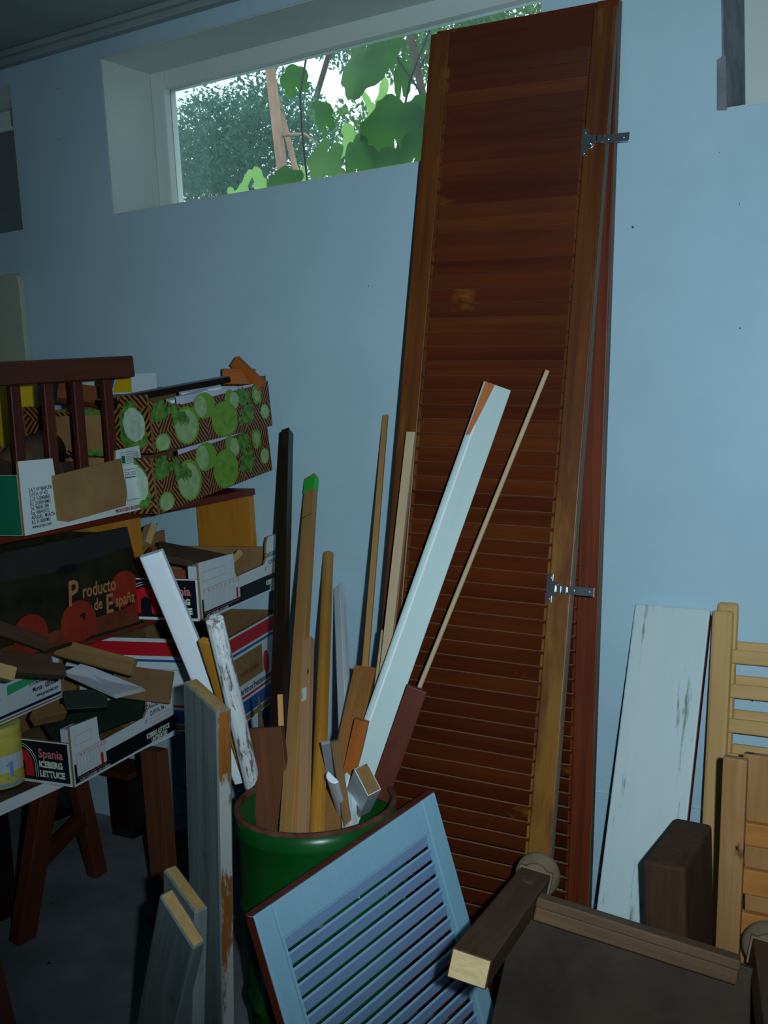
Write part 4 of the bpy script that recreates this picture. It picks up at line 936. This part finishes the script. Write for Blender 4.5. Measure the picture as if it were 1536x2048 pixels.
def leaf_shape(bm, c, u, v, size, lobes, seed, mi=0):
    """lobed leaf with a folded midrib"""
    rd = random.Random(seed); n = u.cross(v).normalized(); pts = []
    N = 40
    for k in range(N):
        a = 2*math.pi*k/N-math.pi/2
        if lobes == 'vine': rr = .42+.10*abs(math.sin(2.5*(a+math.pi/2)))+.03*rd.uniform(-1, 1)+(-.25 if k in (0,) else 0)
        elif lobes == 'fig': rr = .20+.42*max(0, math.cos(2.5*(a-math.pi/2)))**1.6+.02*rd.uniform(-1, 1)
        else: rr = .28+.12*math.cos(2*(a-math.pi/2))+.015*rd.uniform(-1, 1)
        x, y = rr*math.cos(a)*size, rr*math.sin(a)*size
        pts.append(bm.verts.new(c+u*x+v*y+n*(-.18*abs(x)+.06*math.sin(y*14)*size)))
    ctr = bm.verts.new(c)
    for k in range(N):
        f = bm.faces.new((ctr, pts[k], pts[(k+1) % N])); f.material_index = mi; f.smooth = True
def leaf_obj(par, px, py, y, wpx, hpx, kind, mat, rot, seed, yaw=0):
    c = aty(px, py, y); t = (c-CAM).length; s = max(wpx, hpx)*t/F*1.15
    u = V((math.cos(yaw), math.sin(yaw), 0)); v = V((0, .15, 1)).normalized()
    u2 = u*math.cos(rot)+v*math.sin(rot); v2 = -u*math.sin(rot)+v*math.cos(rot)
    u2 = u2*(wpx/max(wpx, hpx)); v2 = v2*(hpx/max(wpx, hpx))
    b = BM(); leaf_shape(b, V((0, 0, 0)), u2, v2, s, kind, seed)
    o = obj('leaf', b, mat, par, Matrix.Translation(c-par.location), normals=False)
    return o
vp = aty(735, 130, .55)
vine = thing('grape_vine', 'grape vine with broad green leaves hanging outside the middle window', 'vine', Matrix.Translation((vp.x, .55, 0)))
for i, (px, py, y, wp, hp, mt, rot) in enumerate([
    (720, 132, .50, 105, 105, 'leaf', 2.9), (765, 105, .56, 55, 70, 'leaf', 2.6), (588, 160, .60, 48, 52, 'leaf', .3), (645, 236, .58, 44, 66, 'leaf', .5), (803, 158, .62, 32, 62, 'leaf', 0),
    (785, 255, .50, 110, 100, 'leaf', .2), (715, 318, .48, 90, 76, 'leaf', -.3), (648, 318, .52, 64, 72, 'leaf_lt', 2.7), (570, 362, .46, 64, 46, 'leaf', .2),
    (840, 225, .56, 60, 90, 'leaf', 1.2), (838, 300, .47, 80, 76, 'leaf', -.6), (780, 330, .46, 70, 60, 'leaf', .6), (680, 358, .55, 30, 40, 'leaf_lt', .1), (905, 190, .52, 80, 80, 'leaf', .4), (905, 270, .50, 90, 80, 'leaf', -.4)]):
    leaf_obj(vine, px, py, y, wp, hp, 'vine', mt, rot, i, (-.3, .2, .4)[i % 3])
for pts in ([(612, 118), (600, 190), (604, 260), (615, 370)], [(770, 70), (800, 125), (845, 190), (862, 240)], [(860, 60), (820, 160), (800, 260), (790, 330)]):
    b = BM(); tube(b, [aty(px, py, .6)-vine.location for px, py in pts], .0035, 6); obj('stem', b, 'stem', vine)
fp = aty(520, 400, .8)
fig = thing('fig_shrub', 'bright lobed fig leaves low outside the middle window', 'shrub', Matrix.Translation((fp.x, .8, 0)))
for i, (px, py, wp, hp, rot) in enumerate([(520, 368, 70, 48, .3), (485, 378, 52, 56, -.5), (465, 392, 46, 26, .4), (700, 276, 78, 40, .3), (762, 205, 60, 66, -.2), (742, 215, 40, 50, .5), (610, 362, 40, 42, .2), (632, 366, 26, 24, 0), (745, 325, 44, 46, .3), (830, 290, 30, 60, 0)]):
    leaf_obj(fig, px, py, .85+.05*(i % 3), wp, hp, 'fig', 'fig', rot, i+40, .2)
for pts in ([(500, 375), (508, 440), (520, 900), (520, 1600)], [(735, 240), (725, 330), (700, 900), (690, 1600)], [(690, 285), (700, 400)], [(615, 370), (625, 500)]):
    b = BM(); tube(b, [aty(px, py, .9)-fig.location for px, py in pts], .006, 6); obj('stem', b, 'stem', fig)
def crown(bm, c, rad, n, size, seed, flat_=1.0):
    rd = random.Random(seed)
    for k in range(n):
        while True:
            p = V((rd.uniform(-1, 1), rd.uniform(-1, 1), rd.uniform(-1, 1)))
            if p.length < 1: break
        p = c+V((p.x*rad[0], p.y*rad[1], p.z*rad[2]))
        u = V((rd.uniform(-1, 1), rd.uniform(-1, 1), rd.uniform(-1, 1))).normalized(); v = u.orthogonal().normalized(); s = size*rd.uniform(.5, 1.3)
        vs = [bm.verts.new(p+u*s*a+v*s*.5*e) for a, e in ((-1, 0), (0, -.8), (1, 0), (0, .8))]
        bm.faces.new(vs)
def tree(label, foot, top, y, r_, mat, blobs, fm, seed, branches=(), name='pine_tree'):
    a = aty(*foot, y); c_ = aty(*top, y); d_ = (c_-a); base = a-d_*(a.z/d_.z); up = c_+d_.normalized()*1.5
    th = thing(name, label, 'tree', Matrix.Translation((base.x, base.y, 0)))
    b = BM(); tube(b, [base-th.location, (base+up)/2-th.location+V((.03, 0, 0)), up-th.location], [r_*1.3, r_, r_*.8], 10); obj('trunk', b, mat, th)
    for br in branches:
        b = BM(); tube(b, [aty(px, py, y)-th.location for px, py in br], [r_*.35, r_*.25, r_*.15][:len(br)], 6); obj('branch', b, mat, th)
    if blobs:
        b = BM()
        for i, (px, py, rx, rz_, n) in enumerate(blobs):
            c0 = aty(px, py, y+1.2)-th.location; t = (aty(px, py, y)-CAM).length/F
            crown(b, c0, (rx*t, 1.0, rz_*t), int(n*2.4), .046, seed*10+i)
        obj('foliage', b, fm, th, normals=False)
    return th
tree('tall pinkish pine trunk left of centre in the middle window', (562, 345), (540, 150), 9, .075, 'bark', [(450, 300, 130, 110, 2400), (560, 200, 70, 60, 420)], 'far_leaf', 1, [[(566, 270), (610, 268), (645, 295)]])
tree('thinner pinkish pine trunk just right of the tall one', (590, 345), (556, 205), 10, .045, 'bark', [(640, 300, 90, 80, 700)], 'far_leaf', 2)
tree('dark leaning trunk at the left of the middle window', (470, 380), (515, 240), 11, .05, 'bark_dk', [(400, 350, 120, 90, 2200), (440, 230, 50, 60, 260)], 'far_leaf', 3, [[(510, 250), (545, 300), (548, 310)]])
tree('dark trunk slanting right behind the pine trunks', (590, 330), (625, 215), 12, .05, 'bark_dk', [(540, 260, 120, 90, 1500), (720, 100, 90, 40, 500)], 'far_leaf', 4)
tree('leafy tree behind the vine at the right of the middle window', (850, 230), (815, 60), 7, .04, 'bark_dk', [(790, 120, 60, 45, 260), (840, 100, 60, 60, 260), (900, 60, 120, 50, 500), (1020, 30, 120, 40, 700), (720, 250, 60, 40, 160)], 'far_leaf2', 5, [[(832, 150), (850, 115), (880, 90)]], 'leafy_tree')
tree('green tree filling the right window', (1560, 260), (1570, 20), 6, .05, 'bark_dk', [(1570, 60, 70, 90, 900), (1600, 200, 100, 100, 2600)], 'far_leaf2', 6, (), 'leafy_tree')
tree('dark green tree filling the left window', (-70, 500), (-60, 250), 5, .06, 'bark_dk', [(-20, 300, 130, 80, 1500), (20, 420, 70, 80, 500)], 'far_leaf2', 7, (), 'leafy_tree')
# red-brown perforated bar and post outside the left window
a = aty(-30, 395, .7); c = aty(60, 432, .7)
o = plank('perforated_bar', 'red-brown perforated metal bar outside the left window', 'bar', a, c, .035, .012, 'red_brown')
L = (c-a).length; b = BM()
for k in range(6): disc(b, (0, -.0004, L*(.2+.12*k)), X, Z_, ell(.006, .008, 12))
obj('hole_disc', b, 'p_white', o, normals=False)  # solid white discs, coloured as the daylight that would show through the bar
plank('wooden_post', 'red-brown post outside at the lower edge of the left window', 'post', aty(8, 520, .8), aty(4, 380, .8), .06, .05, 'red_brown')
lp = aty(20, 430, 1.6)
lsh = thing('leafy_shrub', 'bright green leaves beside the perforated bar outside the left window', 'shrub', Matrix.Translation((lp.x, 1.6, 0)))
for i, (px, py, wp, hp, rot) in enumerate([(38, 375, 26, 34, .2), (46, 400, 26, 30, -.4), (28, 398, 20, 22, .7), (34, 440, 34, 26, .3), (16, 455, 26, 22, -.2), (44, 455, 26, 20, .5), (40, 345, 16, 24, .1), (10, 420, 22, 18, .1)]):
    leaf_obj(lsh, px, py, 1.6+.08*(i % 3), wp, hp, 'vine', 'fig', rot, i+70, .3)
b = BM(); tube(b, [V((0, .1, 0)), aty(30, 470, 1.7)-lsh.location, aty(40, 350, 1.7)-lsh.location], [.012, .008, .004], 6); obj('stem', b, 'stem', lsh)
